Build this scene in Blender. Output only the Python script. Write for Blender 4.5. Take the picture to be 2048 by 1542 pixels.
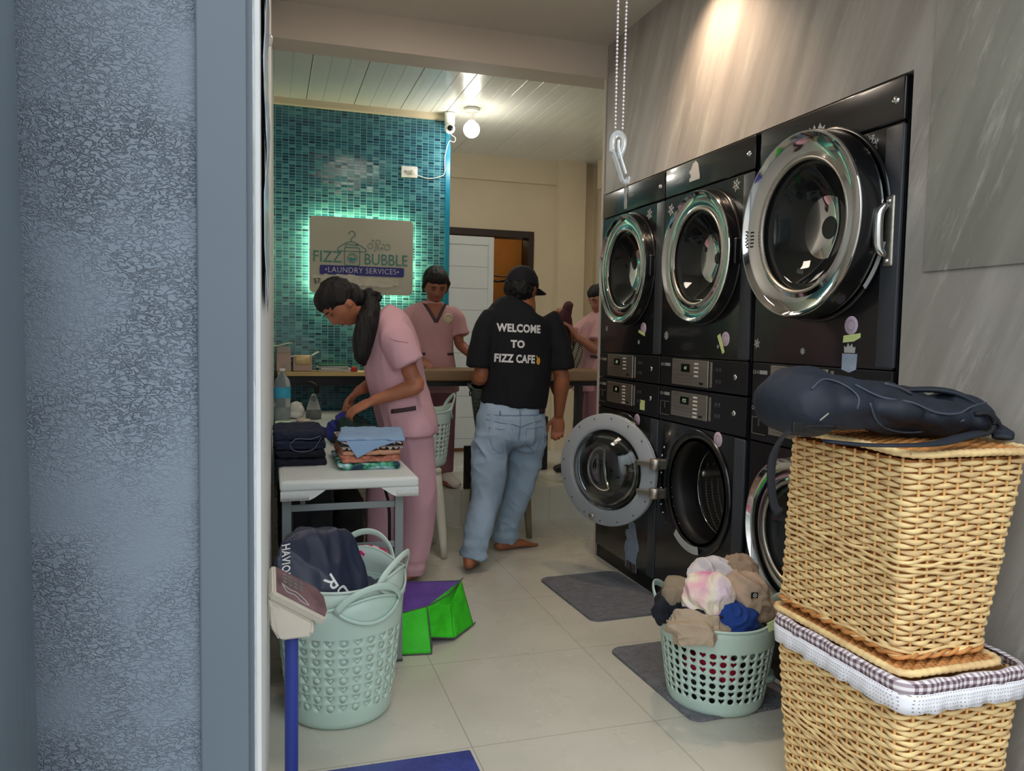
import bpy, bmesh, math, random
from mathutils import Vector, Matrix, noise, bvhtree
V = Vector
PI = math.pi
random.seed(7); noise.seed_set(11)
for o in list(bpy.data.objects): bpy.data.objects.remove(o)
SC = bpy.context.scene
COL = SC.collection

# ---------------------------------------------------------------- camera
CAM_YAW, CAM_PITCH, CAM_ROLL, CAM_F, CAM_H = .3025, .065, .018, 1560.0, 1.22
f_ = V((math.sin(CAM_YAW)*math.cos(CAM_PITCH), math.cos(CAM_YAW)*math.cos(CAM_PITCH), -math.sin(CAM_PITCH)))
r0 = V((math.cos(CAM_YAW), -math.sin(CAM_YAW), 0)); u0 = r0.cross(f_)
r_ = math.cos(CAM_ROLL)*r0 + math.sin(CAM_ROLL)*u0
u_ = -math.sin(CAM_ROLL)*r0 + math.cos(CAM_ROLL)*u0
cd = bpy.data.cameras.new('camera'); cam = bpy.data.objects.new('camera', cd); COL.objects.link(cam)
cam.matrix_world = Matrix(((r_.x, u_.x, -f_.x, 0), (r_.y, u_.y, -f_.y, 0), (r_.z, u_.z, -f_.z, CAM_H), (0, 0, 0, 1)))
cd.sensor_fit = 'HORIZONTAL'; cd.sensor_width = 36; cd.lens = 36*CAM_F/2048; cd.clip_start = .05; cd.clip_end = 100
SC.camera = cam

# ---------------------------------------------------------------- world, lights, exposure
SC.view_settings.view_transform = 'Standard'; SC.view_settings.look = 'None'
SC.view_settings.gamma = 1; SC.view_settings.use_curve_mapping = False
SC.view_settings.exposure = 0.0
w = bpy.data.worlds.new('sky'); SC.world = w; w.use_nodes = True
nt = w.node_tree; nt.nodes.clear()
out = nt.nodes.new('ShaderNodeOutputWorld'); bg = nt.nodes.new('ShaderNodeBackground')
tc = nt.nodes.new('ShaderNodeTexCoord'); sx = nt.nodes.new('ShaderNodeSeparateXYZ'); cr = nt.nodes.new('ShaderNodeValToRGB')
nt.links.new(tc.outputs['Generated'], sx.inputs[0]); nt.links.new(sx.outputs['Z'], cr.inputs[0])
cr.color_ramp.elements[0].position = 0.0; cr.color_ramp.elements[0].color = (.30, .29, .27, 1)
e = cr.color_ramp.elements.new(.06); e.color = (.62, .70, .80, 1)
cr.color_ramp.elements[1].position = .6; cr.color_ramp.elements[1].color = (.86, .94, 1.0, 1)
nt.links.new(cr.outputs[0], bg.inputs[0]); bg.inputs[1].default_value = 3.0
nt.links.new(bg.outputs[0], out.inputs[0])

def lamp(name, kind, loc, energy, color=(1, 1, 1), size=.1, target=None, **kw):
    d = bpy.data.lights.new(name, kind); d.energy = energy; d.color = color
    if kind == 'AREA': d.size = size
    else: d.shadow_soft_size = size
    for k, v_ in kw.items(): setattr(d, k, v_)
    o = bpy.data.objects.new(name, d); COL.objects.link(o); o.location = loc
    if target: o.rotation_euler = (V(target)-V(loc)).to_track_quat('-Z', 'Y').to_euler()
    return o
lamp('globe_bulb_light', 'POINT', (1.28, 5.10, 2.40), 7, (1, .93, .82), .05)
lamp('downlight', 'SPOT', (1.46, 2.84, 2.745), 50, (1, .72, .50), .03, (1.78, 2.80, 1.9), spot_size=math.radians(98), spot_blend=1.0)
lamp('front_fill_light', 'AREA', (.75, 3.0, 2.74), 9, (1, .86, .72), .35, (.75, 3.0, 0))  # fill added overhead out of view to brighten the front room, no fixture
lamp('rear_fill_light', 'AREA', (2.1, 5.3, 2.66), 2, (1, .84, .66), .3, (2.1, 5.3, 0))  # bare area light brightening the rear of the shop, no fixture modelled
lamp('back_room_light', 'POINT', (2.1, 7.0, 2.2), 4, (1, .78, .48), .1)

# ---------------------------------------------------------------- helpers
def srgb(c):
    if isinstance(c, str): c = [int(c[i:i+2], 16)/255 for i in (0, 2, 4)]
    else: c = [x/255 for x in c]
    return tuple(x/12.92 if x <= .04045 else ((x+.055)/1.055)**2.4 for x in c)+(1,)
def mat(name, c, rough=.6, metal=0, bump=None, var=None, alpha=1, trans=0, ior=1.45, emit=None, emis=1, coat=0, sheen=0):
    m = bpy.data.materials.new(name); m.use_nodes = True; n = m.node_tree; b = n.nodes['Principled BSDF']
    c = srgb(c); b.inputs['Base Color'].default_value = c; b.inputs['Roughness'].default_value = rough
    b.inputs['Metallic'].default_value = metal; b.inputs['Transmission Weight'].default_value = trans
    b.inputs['IOR'].default_value = ior; b.inputs['Coat Weight'].default_value = coat; b.inputs['Coat Roughness'].default_value = .08
    b.inputs['Alpha'].default_value = alpha
    b.inputs['Sheen Weight'].default_value = sheen
    if emit: b.inputs['Emission Color'].default_value = srgb(emit); b.inputs['Emission Strength'].default_value = emis
    t = n.nodes.new('ShaderNodeTexCoord')
    if var is None and not trans and not emit: var = (6, .08)
    if var:   # (scale, amount[, stretch xyz])
        mp = n.nodes.new('ShaderNodeMapping'); n.links.new(t.outputs['Object'], mp.inputs[0])
        if len(var) > 2: mp.inputs['Scale'].default_value = var[2]
        nz = n.nodes.new('ShaderNodeTexNoise'); nz.inputs['Scale'].default_value = var[0]; nz.inputs['Detail'].default_value = 5
        n.links.new(mp.outputs[0], nz.inputs[0])
        mx = n.nodes.new('ShaderNodeMix'); mx.data_type = 'RGBA'; a = var[1]
        mr = n.nodes.new('ShaderNodeMapRange'); mr.inputs[1].default_value = .3; mr.inputs[2].default_value = .7
        n.links.new(nz.outputs['Fac'], mr.inputs[0]); n.links.new(mr.outputs[0], mx.inputs[0])
        mx.inputs[6].default_value = tuple(x*(1-a) for x in c[:3])+(1,); mx.inputs[7].default_value = tuple(min(1, x*(1+a)) for x in c[:3])+(1,)
        n.links.new(mx.outputs[2], b.inputs['Base Color'])
    if bump:  # (scale, strength[, stretch])
        mp = n.nodes.new('ShaderNodeMapping'); n.links.new(t.outputs['Object'], mp.inputs[0])
        if len(bump) > 2: mp.inputs['Scale'].default_value = bump[2]
        nz = n.nodes.new('ShaderNodeTexNoise'); nz.inputs['Scale'].default_value = bump[0]; nz.inputs['Detail'].default_value = 4
        bp = n.nodes.new('ShaderNodeBump'); bp.inputs['Strength'].default_value = bump[1]; bp.inputs['Distance'].default_value = .01
        n.links.new(mp.outputs[0], nz.inputs[0]); n.links.new(nz.outputs['Fac'], bp.inputs['Height']); n.links.new(bp.outputs[0], b.inputs['Normal'])
    return m
def N(m, t, **kw):
    n = m.node_tree.nodes.new(t)
    for k, v_ in kw.items(): setattr(n, k, v_)
    return n
def L(m, a, b): m.node_tree.links.new(a, b)
def math_node(m, op, a, b=None):
    n = N(m, 'ShaderNodeMath', operation=op)
    for i, x in enumerate((a, b)):
        if x is None: continue
        if isinstance(x, (int, float)): n.inputs[i].default_value = x
        else: L(m, x, n.inputs[i])
    return n.outputs[0]

def mworld(o):
    m = o.matrix_basis.copy()
    while o.parent: o = o.parent; m = o.matrix_basis @ m
    return m
def obj(name, bm, m, parent=None, smooth=False, kind=None, label=None):
    """bm is in world coordinates; it becomes ONE mesh object, a part when parent is given"""
    me = bpy.data.meshes.new(name)
    if isinstance(bm, bpy.types.Mesh): me = bm; me.name = name
    else:
        bmesh.ops.recalc_face_normals(bm, faces=bm.faces)
        bm.to_mesh(me); bm.free()
    for p in me.polygons: p.use_smooth = bool(smooth)
    me.materials.clear()
    for x in (m if isinstance(m, (list, tuple)) else [m]): me.materials.append(x)
    o = bpy.data.objects.new(name, me); COL.objects.link(o)
    if smooth == 'auto':
        me.set_sharp_from_angle(angle=math.radians(35))
    if parent:
        o.parent = parent; me.transform(mworld(parent).inverted())
    if kind: o['kind'] = kind
    if label: o['label'] = label
    return o
def tag(o, label, cat, group=None):
    o['label'] = label; o['category'] = cat
    if group: o['group'] = group
    return o
def thing(name, label, cat, loc, rz=0, group=None):
    o = bpy.data.objects.new(name, None); COL.objects.link(o); o.empty_display_size = .05
    o.location = loc; o.rotation_euler = (0, 0, rz)
    return tag(o, label, cat, group)
def single(name, bm, m, label, cat, group=None, smooth=False):
    return tag(obj(name, bm, m, None, smooth), label, cat, group)
def struct(name, bm, m, smooth=False): return obj(name, bm, m, None, smooth, kind='structure')

def B(): return bmesh.new()
def box(bm, x0, x1, y0, y1, z0, z1, bev=0, seg=2, M=None):
    r = bmesh.ops.create_cube(bm, size=1)
    vs = r['verts']
    for v in vs:
        v.co = V(((x0+x1)/2+v.co.x*(x1-x0), (y0+y1)/2+v.co.y*(y1-y0), (z0+z1)/2+v.co.z*(z1-z0)))
    if bev > 0:
        es = list({e for v in vs for e in v.link_edges})
        rr = bmesh.ops.bevel(bm, geom=es, offset=bev, segments=seg, profile=.5, affect='EDGES')
        vs = list({v for v in rr['verts']} | {v for f in rr['faces'] for v in f.verts} | {v for v in vs if v.is_valid})
        vs = [v for v in vs if v.is_valid]
    if M is not None:
        for v in vs: v.co = M @ v.co
    return vs
def frame_of(t, lat=None):
    t = t.normalized()
    a = V(lat) if lat is not None else (V((0, 0, 1)) if abs(t.z) < .9 else V((1, 0, 0)))
    a = a-t*a.dot(t)
    if a.length < 1e-5: a = t.orthogonal()
    a.normalize(); return a, t.cross(a).normalized()
def spline(pts, k=4):
    if len(pts) < 3: return [V(p) for p in pts]
    P = [V(p) for p in pts]; P = [2*P[0]-P[1]]+P+[2*P[-1]-P[-2]]; o = []
    for i in range(1, len(P)-2):
        for j in range(k):
            t = j/k; a, b, c, d = P[i-1:i+3]
            o.append(.5*((2*b)+(c-a)*t+(2*a-5*b+4*c-d)*t*t+(3*b-a-3*c+d)*t**3))
    o.append(P[-2]); return o
def tube(bm, pts, rad, n=10, lat=None, closed=False, k=0, round_end=False):
    """tapered tube; rad = number, or one (a,b) or number per point; a lies along lat"""
    pts = [V(p) for p in pts]
    if not isinstance(rad, (list,)): rad = [rad]*len(pts)
    rad = [(r, r) if isinstance(r, (int, float)) else r for r in rad]
    if k:
        R = spline([V((r[0], r[1], 0)) for r in rad], k); pts = spline(pts, k); rad = [(max(x.x, .0005), max(x.y, .0005)) for x in R]
    if round_end and not closed:
        for end in (0, -1):
            d = (pts[0]-pts[1]).normalized() if end == 0 else (pts[-1]-pts[-2]).normalized()
            r = rad[end]; m_ = min(r)
            ex = [(pts[end]+d*m_*math.sin(a), (r[0]*math.cos(a), r[1]*math.cos(a))) for a in (.5, 1.0, 1.4)]
            if end == 0: pts = [e[0] for e in ex[::-1]]+pts; rad = [e[1] for e in ex[::-1]]+rad
            else: pts = pts+[e[0] for e in ex]; rad = rad+[e[1] for e in ex]
    rings = []; m_ = len(pts); prev = None
    for i, p in enumerate(pts):
        if closed: t = pts[(i+1) % m_]-pts[i-1]
        else: t = pts[min(i+1, m_-1)]-pts[max(i-1, 0)]
        if t.length < 1e-7: t = V((0, 0, 1))
        a, b = frame_of(t, lat if lat is not None else prev)
        if lat is None: prev = a
        rings.append([bm.verts.new(p+a*math.cos(2*PI*j/n)*rad[i][0]+b*math.sin(2*PI*j/n)*rad[i][1]) for j in range(n)])
    for i in range(m_ if closed else m_-1):
        A, C = rings[i], rings[(i+1) % m_]
        for j in range(n): bm.faces.new((A[j], A[(j+1) % n], C[(j+1) % n], C[j]))
    if not closed:
        bm.faces.new(rings[0][::-1]); bm.faces.new(rings[-1])
    return rings
def cyl(bm, p0, p1, r, n=24, r2=None): tube(bm, [p0, p1], [r, r if r2 is None else r2], n)
def lathe(bm, prof, c=(0, 0, 0), axis=(0, 0, 1), n=48, close=False):
    """prof: list of (radius, height along axis)"""
    c = V(c); ax = V(axis).normalized(); a, b = frame_of(ax, (0, 0, 1) if abs(ax.z) < .9 else (1, 0, 0)); rings = []
    for r, h in prof:
        if r < 1e-6: rings.append([bm.verts.new(c+ax*h)])
        else: rings.append([bm.verts.new(c+ax*h+a*math.cos(2*PI*j/n)*r+b*math.sin(2*PI*j/n)*r) for j in range(n)])
    pr = list(zip(rings, rings[1:]))
    if close: pr.append((rings[-1], rings[0]))
    for A, C in pr:
        for j in range(n):
            k = (j+1) % n
            if len(A) == 1 and len(C) == 1: continue
            if len(A) == 1: bm.faces.new((A[0], C[k], C[j]))
            elif len(C) == 1: bm.faces.new((A[j], A[k], C[0]))
            else: bm.faces.new((A[j], A[k], C[k], C[j]))
def ellipsoid(bm, c, r, M=None, n=20):
    rr = bmesh.ops.create_uvsphere(bm, u_segments=n, v_segments=max(8, n*2//3), radius=1)
    for v in rr['verts']:
        q = V((v.co.x*r[0], v.co.y*r[1], v.co.z*r[2]))
        if M is not None: q = M @ q
        v.co = q+V(c)
    return rr['verts']
def prism(bm, outline, origin, ux, uy, depth):
    """flat outline in the plane (ux, uy), given thickness along ux x uy"""
    o = V(origin); ux = V(ux).normalized(); uy = V(uy).normalized(); nz = ux.cross(uy)*depth
    A = [bm.verts.new(o+ux*p[0]+uy*p[1]) for p in outline]; C = [bm.verts.new(v.co+nz) for v in A]
    k = len(A)
    bm.faces.new(A[::-1]); bm.faces.new(C)
    for i in range(k): bm.faces.new((A[i], A[(i+1) % k], C[(i+1) % k], C[i]))
def bake(o, voxel=0, smooth=0, fac=.5):
    if voxel:
        md = o.modifiers.new('r', 'REMESH'); md.mode = 'VOXEL'; md.voxel_size = voxel; md.use_smooth_shade = True
    if smooth:
        md = o.modifiers.new('s', 'SMOOTH'); md.factor = fac; md.iterations = smooth
    dg = bpy.context.evaluated_depsgraph_get(); me = bpy.data.meshes.new_from_object(o.evaluated_get(dg))
    mats = [m for m in o.data.materials]
    o.modifiers.clear(); old = o.data; o.data = me; bpy.data.meshes.remove(old)
    me.materials.clear()
    for m in mats: me.materials.append(m)
    for p in me.polygons: p.use_smooth = True
    return o
def displace(o, fn):
    """push every vertex along its normal by fn(world point, normal)"""
    me = o.data; M = mworld(o)
    nn = [v.normal.copy() for v in me.vertices]
    for v, n in zip(me.vertices, nn): v.co += n*fn(M @ v.co, n)
    me.update(); return o
def ridged(p, s):
    return 1-abs(noise.noise(V(p)*s))*2
def folds(amp, s, stretch=(1, 1, .4), seed=0):
    st = V(stretch)
    def f(p, n):
        q = V((p.x*st.x, p.y*st.y, p.z*st.z))+V((seed*3.1, seed*1.7, seed))
        a = ridged(q, s); b = noise.noise(q*s*.5+V((5, 5, 5)))
        return amp*(max(0, a)**2*1.2-.5+b*.8)
    return f
def creases(amp, s, stretch=(1, 1, 1), seed=0):
    """sharp cloth creases: warped ridges in two sizes"""
    st = V(stretch); R_ = Matrix.Rotation(seed*1.3, 3, 'Y') @ Matrix.Rotation(seed*.9, 3, 'X')
    def f(p, n):
        q = R_ @ V((p.x*st.x, p.y*st.y, p.z*st.z)); q = q+V((seed*3.1, seed*1.7, seed))
        wv = noise.noise_vector(q*s*.45)*.10; q1 = V((q.x, q.y*.55, q.z))+wv
        a = 1-abs(noise.noise(q1*s))*2.4; b = 1-abs(noise.noise(q1*s*2.3+V((7, 1, 3))))*2.2
        return amp*((max(-.2, a)-.45)*1.1+.30*(max(-.2, b)-.4))
    return f

def text(name, s, size, origin, ux, uy, m, parent, depth=.0006, bold=0, align='CENTER', sx=1, shear=0, spacing=1):
    c = bpy.data.curves.new(name, 'FONT'); c.body = s; c.size = size; c.align_x = align; c.align_y = 'CENTER'
    c.extrude = depth; c.offset = bold; c.resolution_u = 3; c.shear = shear; c.space_character = spacing
    t = bpy.data.objects.new(name+'_t', c); COL.objects.link(t)
    dg = bpy.context.evaluated_depsgraph_get(); me = bpy.data.meshes.new_from_object(t.evaluated_get(dg))
    bpy.data.objects.remove(t)
    ux = V(ux).normalized(); uy = V(uy).normalized(); nz = ux.cross(uy); o = V(origin)
    for v in me.vertices: v.co = o+ux*v.co.x*sx+uy*v.co.y+nz*v.co.z
    return obj(name, me, m, parent)
def merge_mesh(bm, me):
    bm.from_mesh(me)
# ---------------------------------------------------------------- materials
def concrete(name, a, b_, rough=.55, scr=.5):
    m = mat(name, a, rough); b = m.node_tree.nodes['Principled BSDF']
    t = N(m, 'ShaderNodeTexCoord'); mp = N(m, 'ShaderNodeMapping'); L(m, t.outputs['Object'], mp.inputs[0])
    mp0 = N(m, 'ShaderNodeMapping'); L(m, t.outputs['Object'], mp0.inputs[0]); mp0.inputs['Rotation'].default_value = (math.radians(-24), 0, 0); L(m, mp0.outputs[0], mp.inputs[0])
    mp.inputs['Scale'].default_value = (1, 3.6, .45)
    n1 = N(m, 'ShaderNodeTexNoise'); n1.inputs['Scale'].default_value = 2.2; n1.inputs['Detail'].default_value = 8; n1.inputs['Roughness'].default_value = .6
    L(m, mp.outputs[0], n1.inputs[0])
    r1 = N(m, 'ShaderNodeValToRGB'); r1.color_ramp.elements[0].position = .35; r1.color_ramp.elements[1].position = .68
    r1.color_ramp.elements[0].color = srgb(a); r1.color_ramp.elements[1].color = srgb(b_); L(m, n1.outputs['Fac'], r1.inputs[0])
    mp2 = N(m, 'ShaderNodeMapping'); L(m, mp0.outputs[0], mp2.inputs[0]); mp2.inputs['Scale'].default_value = (1, 5, .8)
    n2 = N(m, 'ShaderNodeTexNoise'); n2.inputs['Scale'].default_value = 2.3; n2.inputs['Detail'].default_value = 9; n2.inputs['Roughness'].default_value = .75; L(m, mp2.outputs[0], n2.inputs[0])
    r2 = N(m, 'ShaderNodeValToRGB'); r2.color_ramp.elements[0].position = .54; r2.color_ramp.elements[1].position = .70; L(m, n2.outputs['Fac'], r2.inputs[0])
    mx = N(m, 'ShaderNodeMix', data_type='RGBA'); f = math_node(m, 'MULTIPLY', r2.outputs[0], scr); L(m, f, mx.inputs[0]); L(m, r1.outputs[0], mx.inputs[6])
    mx.inputs[7].default_value = srgb((190, 190, 180)); L(m, mx.outputs[2], b.inputs['Base Color'])
    bp = N(m, 'ShaderNodeBump'); bp.inputs['Strength'].default_value = .25; bp.inputs['Distance'].default_value = .004; L(m, n2.outputs['Fac'], bp.inputs['Height']); L(m, bp.outputs[0], b.inputs['Normal'])
    return m
M_skim = concrete('skim_coat', (144, 140, 134), (176, 172, 167), scr=.7)
M_skim2 = concrete('skim_coat_patch', (122, 122, 114), (152, 151, 142), .45, .9)
M_white = mat('white_paint', (224, 226, 226), .5, var=(3, .04))
M_cream = mat('cream_paint', (214, 200, 172), .7, var=(2, .05))
M_beam = mat('beam_paint', (208, 196, 184), .7, var=(2, .04))
M_ceil = mat('ceiling_paint', (206, 198, 186), .7, var=(2, .04))
M_plank = mat('pvc_plank', (222, 224, 216), .24, var=(1.5, .03), coat=.3)
M_groove = mat('plank_groove', (120, 118, 110), .7)
M_ext = mat('exterior_grey_paint', (94, 106, 117), .38, var=(3, .04))
M_jamb = mat('jamb_grey', (150, 154, 160), .5, bump=(60, .4, (1, 1, .2)))
# textured stucco: wrinkled glossy paint
def stucco():
    m = mat('stucco_grey', (114, 125, 138), .32, var=(2.5, .08)); b = m.node_tree.nodes['Principled BSDF']
    t = N(m, 'ShaderNodeTexCoord'); mp = N(m, 'ShaderNodeMapping'); mp.inputs['Scale'].default_value = (1, 1, 1.7); L(m, t.outputs['Object'], mp.inputs[0])
    n = N(m, 'ShaderNodeTexNoise'); n.inputs['Scale'].default_value = 95; n.inputs['Detail'].default_value = 3; n.inputs['Distortion'].default_value = .8
    L(m, mp.outputs[0], n.inputs[0])
    a = math_node(m, 'ABSOLUTE', math_node(m, 'SUBTRACT', n.outputs['Fac'], .5)); r = math_node(m, 'POWER', math_node(m, 'SUBTRACT', 1, math_node(m, 'MULTIPLY', a, 4)), 6)
    n2 = N(m, 'ShaderNodeTexNoise'); n2.inputs['Scale'].default_value = 7; L(m, t.outputs['Object'], n2.inputs[0])
    r = math_node(m, 'MULTIPLY', r, math_node(m, 'MULTIPLY', math_node(m, 'POWER', n2.outputs['Fac'], 2.6), 2.4))
    bp = N(m, 'ShaderNodeBump'); bp.inputs['Strength'].default_value = 1; bp.inputs['Distance'].default_value = .0024; L(m, r, bp.inputs['Height']); L(m, bp.outputs[0], b.inputs['Normal'])
    return m
M_stucco = stucco()
def mosaic():
    m = mat('teal_glass_mosaic', (40, 110, 120), .12); b = m.node_tree.nodes['Principled BSDF']
    t = N(m, 'ShaderNodeTexCoord'); s = N(m, 'ShaderNodeSeparateXYZ'); L(m, t.outputs['Object'], s.inputs[0])
    u = math_node(m, 'DIVIDE', s.outputs['X'], .0415); v = math_node(m, 'DIVIDE', s.outputs['Z'], .0178)
    fu, fv = math_node(m, 'FRACT', u), math_node(m, 'FRACT', v)
    c = N(m, 'ShaderNodeCombineXYZ'); L(m, math_node(m, 'FLOOR', u), c.inputs[0]); L(m, math_node(m, 'FLOOR', v), c.inputs[1])
    wn = N(m, 'ShaderNodeTexWhiteNoise'); L(m, c.outputs[0], wn.inputs['Vector'])
    r = N(m, 'ShaderNodeValToRGB'); el = r.color_ramp.elements
    el[0].position = 0; el[0].color = srgb((16, 52, 72)); el[1].position = 1; el[1].color = srgb((84, 146, 156))
    for p, q in ((.18, (24, 76, 98)), (.5, (34, 94, 114)), (.8, (50, 114, 128))): k = el.new(p); k.color = srgb(q)
    L(m, wn.outputs['Value'], r.inputs[0])
    nz = N(m, 'ShaderNodeTexNoise'); nz.inputs['Scale'].default_value = 160; nz.inputs['Detail'].default_value = 3; L(m, t.outputs['Object'], nz.inputs[0])
    mv = N(m, 'ShaderNodeMix', data_type='RGBA', blend_type='OVERLAY'); mv.inputs[0].default_value = .55; L(m, r.outputs[0], mv.inputs[6]); L(m, nz.outputs['Fac'], mv.inputs[7])
    gu = math_node(m, 'ADD', math_node(m, 'LESS_THAN', fu, .05), math_node(m, 'GREATER_THAN', fu, .95))
    gv = math_node(m, 'ADD', math_node(m, 'LESS_THAN', fv, .09), math_node(m, 'GREATER_THAN', fv, .91))
    g = math_node(m, 'MINIMUM', math_node(m, 'ADD', gu, gv), 1)
    mx = N(m, 'ShaderNodeMix', data_type='RGBA'); L(m, g, mx.inputs[0]); L(m, mv.outputs[2], mx.inputs[6]); mx.inputs[7].default_value = srgb((104, 150, 160)); L(m, mx.outputs[2], b.inputs['Base Color'])
    L(m, math_node(m, 'ADD', math_node(m, 'MULTIPLY', g, .5), .1), b.inputs['Roughness'])
    # every tile tilts a little its own way
    wn2 = N(m, 'ShaderNodeTexWhiteNoise'); L(m, c.outputs[0], wn2.inputs['Vector']); s2 = N(m, 'ShaderNodeSeparateColor'); L(m, wn2.outputs['Color'], s2.inputs[0])
    h = math_node(m, 'ADD', math_node(m, 'MULTIPLY', math_node(m, 'MULTIPLY', math_node(m, 'SUBTRACT', s2.outputs[0], .5), fu), .9), math_node(m, 'MULTIPLY', math_node(m, 'MULTIPLY', math_node(m, 'SUBTRACT', s2.outputs[1], .5), fv), .5))
    h = math_node(m, 'MULTIPLY', h, math_node(m, 'SUBTRACT', 1, g)); h = math_node(m, 'ADD', h, math_node(m, 'MULTIPLY', nz.outputs['Fac'], .18)); h = math_node(m, 'SUBTRACT', h, math_node(m, 'MULTIPLY', g, .4))
    bp = N(m, 'ShaderNodeBump'); bp.inputs['Strength'].default_value = .55; bp.inputs['Distance'].default_value = .003; L(m, h, bp.inputs['Height']); L(m, bp.outputs[0], b.inputs['Normal'])
    return m
M_mosaic = mosaic()
def tiles():
    m = mat('floor_tile', (176, 172, 152), .2); b = m.node_tree.nodes['Principled BSDF']
    t = N(m, 'ShaderNodeTexCoord'); s = N(m, 'ShaderNodeSeparateXYZ'); L(m, t.outputs['Object'], s.inputs[0])
    u = math_node(m, 'FRACT', math_node(m, 'DIVIDE', math_node(m, 'ADD', s.outputs['X'], .03), .6)); v = math_node(m, 'FRACT', math_node(m, 'DIVIDE', math_node(m, 'ADD', s.outputs['Y'], .24), .6))
    g = math_node(m, 'MINIMUM', math_node(m, 'ADD', math_node(m, 'LESS_THAN', u, .005), math_node(m, 'LESS_THAN', v, .005)), 1)
    n = N(m, 'ShaderNodeTexNoise'); n.inputs['Scale'].default_value = 2.5; n.inputs['Detail'].default_value = 8; L(m, t.outputs['Object'], n.inputs[0])
    r = N(m, 'ShaderNodeValToRGB'); r.color_ramp.elements[0].position = .3; r.color_ramp.elements[1].position = .7
    r.color_ramp.elements[0].color = srgb((190, 187, 174)); r.color_ramp.elements[1].color = srgb((206, 203, 190)); L(m, n.outputs['Fac'], r.inputs[0])
    mx = N(m, 'ShaderNodeMix', data_type='RGBA'); L(m, g, mx.inputs[0]); L(m, r.outputs[0], mx.inputs[6]); mx.inputs[7].default_value = srgb((156, 152, 138)); L(m, mx.outputs[2], b.inputs['Base Color'])
    L(m, math_node(m, 'ADD', math_node(m, 'MULTIPLY', n.outputs['Fac'], .14), .2), b.inputs['Roughness'])
    return m
M_tile = tiles()
M_plaster_edge = mat('chipped_white_plaster', (205, 208, 212), .6, var=(30, .25, (1, 1, .15)), bump=(50, .9, (1, 1, .25)))
M_ground = mat('outside_concrete', (150, 150, 146), .85, var=(4, .1))
M_black = mat('machine_black', (17, 18, 21), .26, var=(3, .1), coat=.5)
M_black2 = mat('machine_black_satin', (24, 25, 29), .38, var=(3, .1))
M_dark = mat('dark_plastic', (14, 14, 16), .45)
M_grey_trim = mat('machine_grey_edge', (58, 62, 68), .35)
M_chrome = mat('chrome', (212, 214, 214), .07, 1, var=(2, .01))
M_steel = mat('brushed_steel', (186, 181, 172), .42, 1, var=(8, .1, (1, .1, 12)))
M_glass_dark = mat('door_glass', (70, 76, 76), .03, trans=.82, ior=1.45)
M_glass = mat('clear_glass', (235, 240, 240), .02, trans=1, ior=1.4)
M_doorgrey = mat('door_inner_grey', (156, 162, 168), .35, var=(3, .04))
M_green = mat('mint_plastic', (186, 210, 200), .35, var=(4, .04))
M_green2 = mat('mint_plastic_pale', (198, 216, 208), .35, var=(4, .04))
M_wicker = mat('wicker', (244, 202, 146), .45, var=(16, .30, (1, 1, 4)))
M_wicker2 = mat('wicker_dark', (200, 138, 78), .5, var=(22, .25))
M_stake = mat('wicker_stake', (226, 176, 112), .5, var=(22, .2))
M_tabletop = mat('table_white', (212, 216, 214), .4, var=(2, .03))
M_tableframe = mat('table_grey_steel', (128, 136, 138), .4, 0, var=(5, .05))
M_paper = mat('paper', (216, 214, 206), .8, var=(20, .06))

# ---------------------------------------------------------------- setting
XR, YF, YN, CZ = 1.735, 3.945, 1.815, 2.77           # machine wall plane, its far end, near end of the machine niche, ceiling
bm = B(); box(bm, -.4, 2.9, 1.2, 4.8, -.12, 0); struct('floor', bm, M_tile)
bm = B(); box(bm, -.4, 2.9, 4.8, 6.6, -.12, .22); struct('trim_1', bm, M_tile)          # raised rear floor
bm = B(); box(bm, -6, 6, -6, 1.2, -.14, -.02); struct('trim_2', bm, M_ground)
# left wall, running very slightly away from the depth axis
def lwx(y): return -.012+.0107*(y-1.35)
bm = B()
vs = [bm.verts.new(p) for z in (-.1, 2.95) for p in ((lwx(1.27), 1.27, z), (lwx(5.45), 5.45, z), (-.4, 5.45, z), (-.4, 1.27, z))]
for a in range(4): bm.faces.new((vs[a], vs[(a+1) % 4], vs[4+(a+1) % 4], vs[4+a]))
bm.faces.new(vs[:4][::-1]); bm.faces.new(vs[4:]); struct('wall_left', bm, M_white)
# door jamb layers and exterior wall on the left
bm = B(); box(bm, -.4, -.0195, 1.235, 1.275, 0, 2.95); struct('trim_3', bm, M_plaster_edge)
bm = B(); box(bm, -.098, -.030, 1.2, 1.234, -.02, 2.95, .003); box(bm, -.03, -.0225, 1.216, 1.234, -.02, 2.95); struct('trim_4', bm, M_ext)
bm = B(); box(bm, -3, -.095, 1.212, 1.42, -.1, 3.0); struct('wall_front', bm, M_stucco)
bm = B(); tube(bm, [(-.448, 1.06, -.02), (-.474, 1.06, 3.0)], .175, 64); obj('trim_5', bm, M_ext, None, True, kind='structure')
# right wall around the machines
bm = B(); box(bm, XR, 2.0, .0, YF, 1.985, 2.95); box(bm, XR, 2.0, .0, YN, -.1, 1.985); box(bm, XR, 2.42, YF, YF+.02, -.1, 2.95); struct('wall_right', bm, M_skim)
bm = B(); box(bm, XR-.006, XR+.01, .0, 1.742, 1.413, 2.95, .002); struct('trim_6', bm, M_skim2)
bm = B(); box(bm, 1.729, 1.745, YF+.001, YF+.022, 0, 2.6); struct('trim_7', bm, M_beam)
bm = B(); box(bm, 2.36, 2.42, YN-.1, YF, -.1, 2.1); struct('wall_niche', bm, M_dark)
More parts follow.
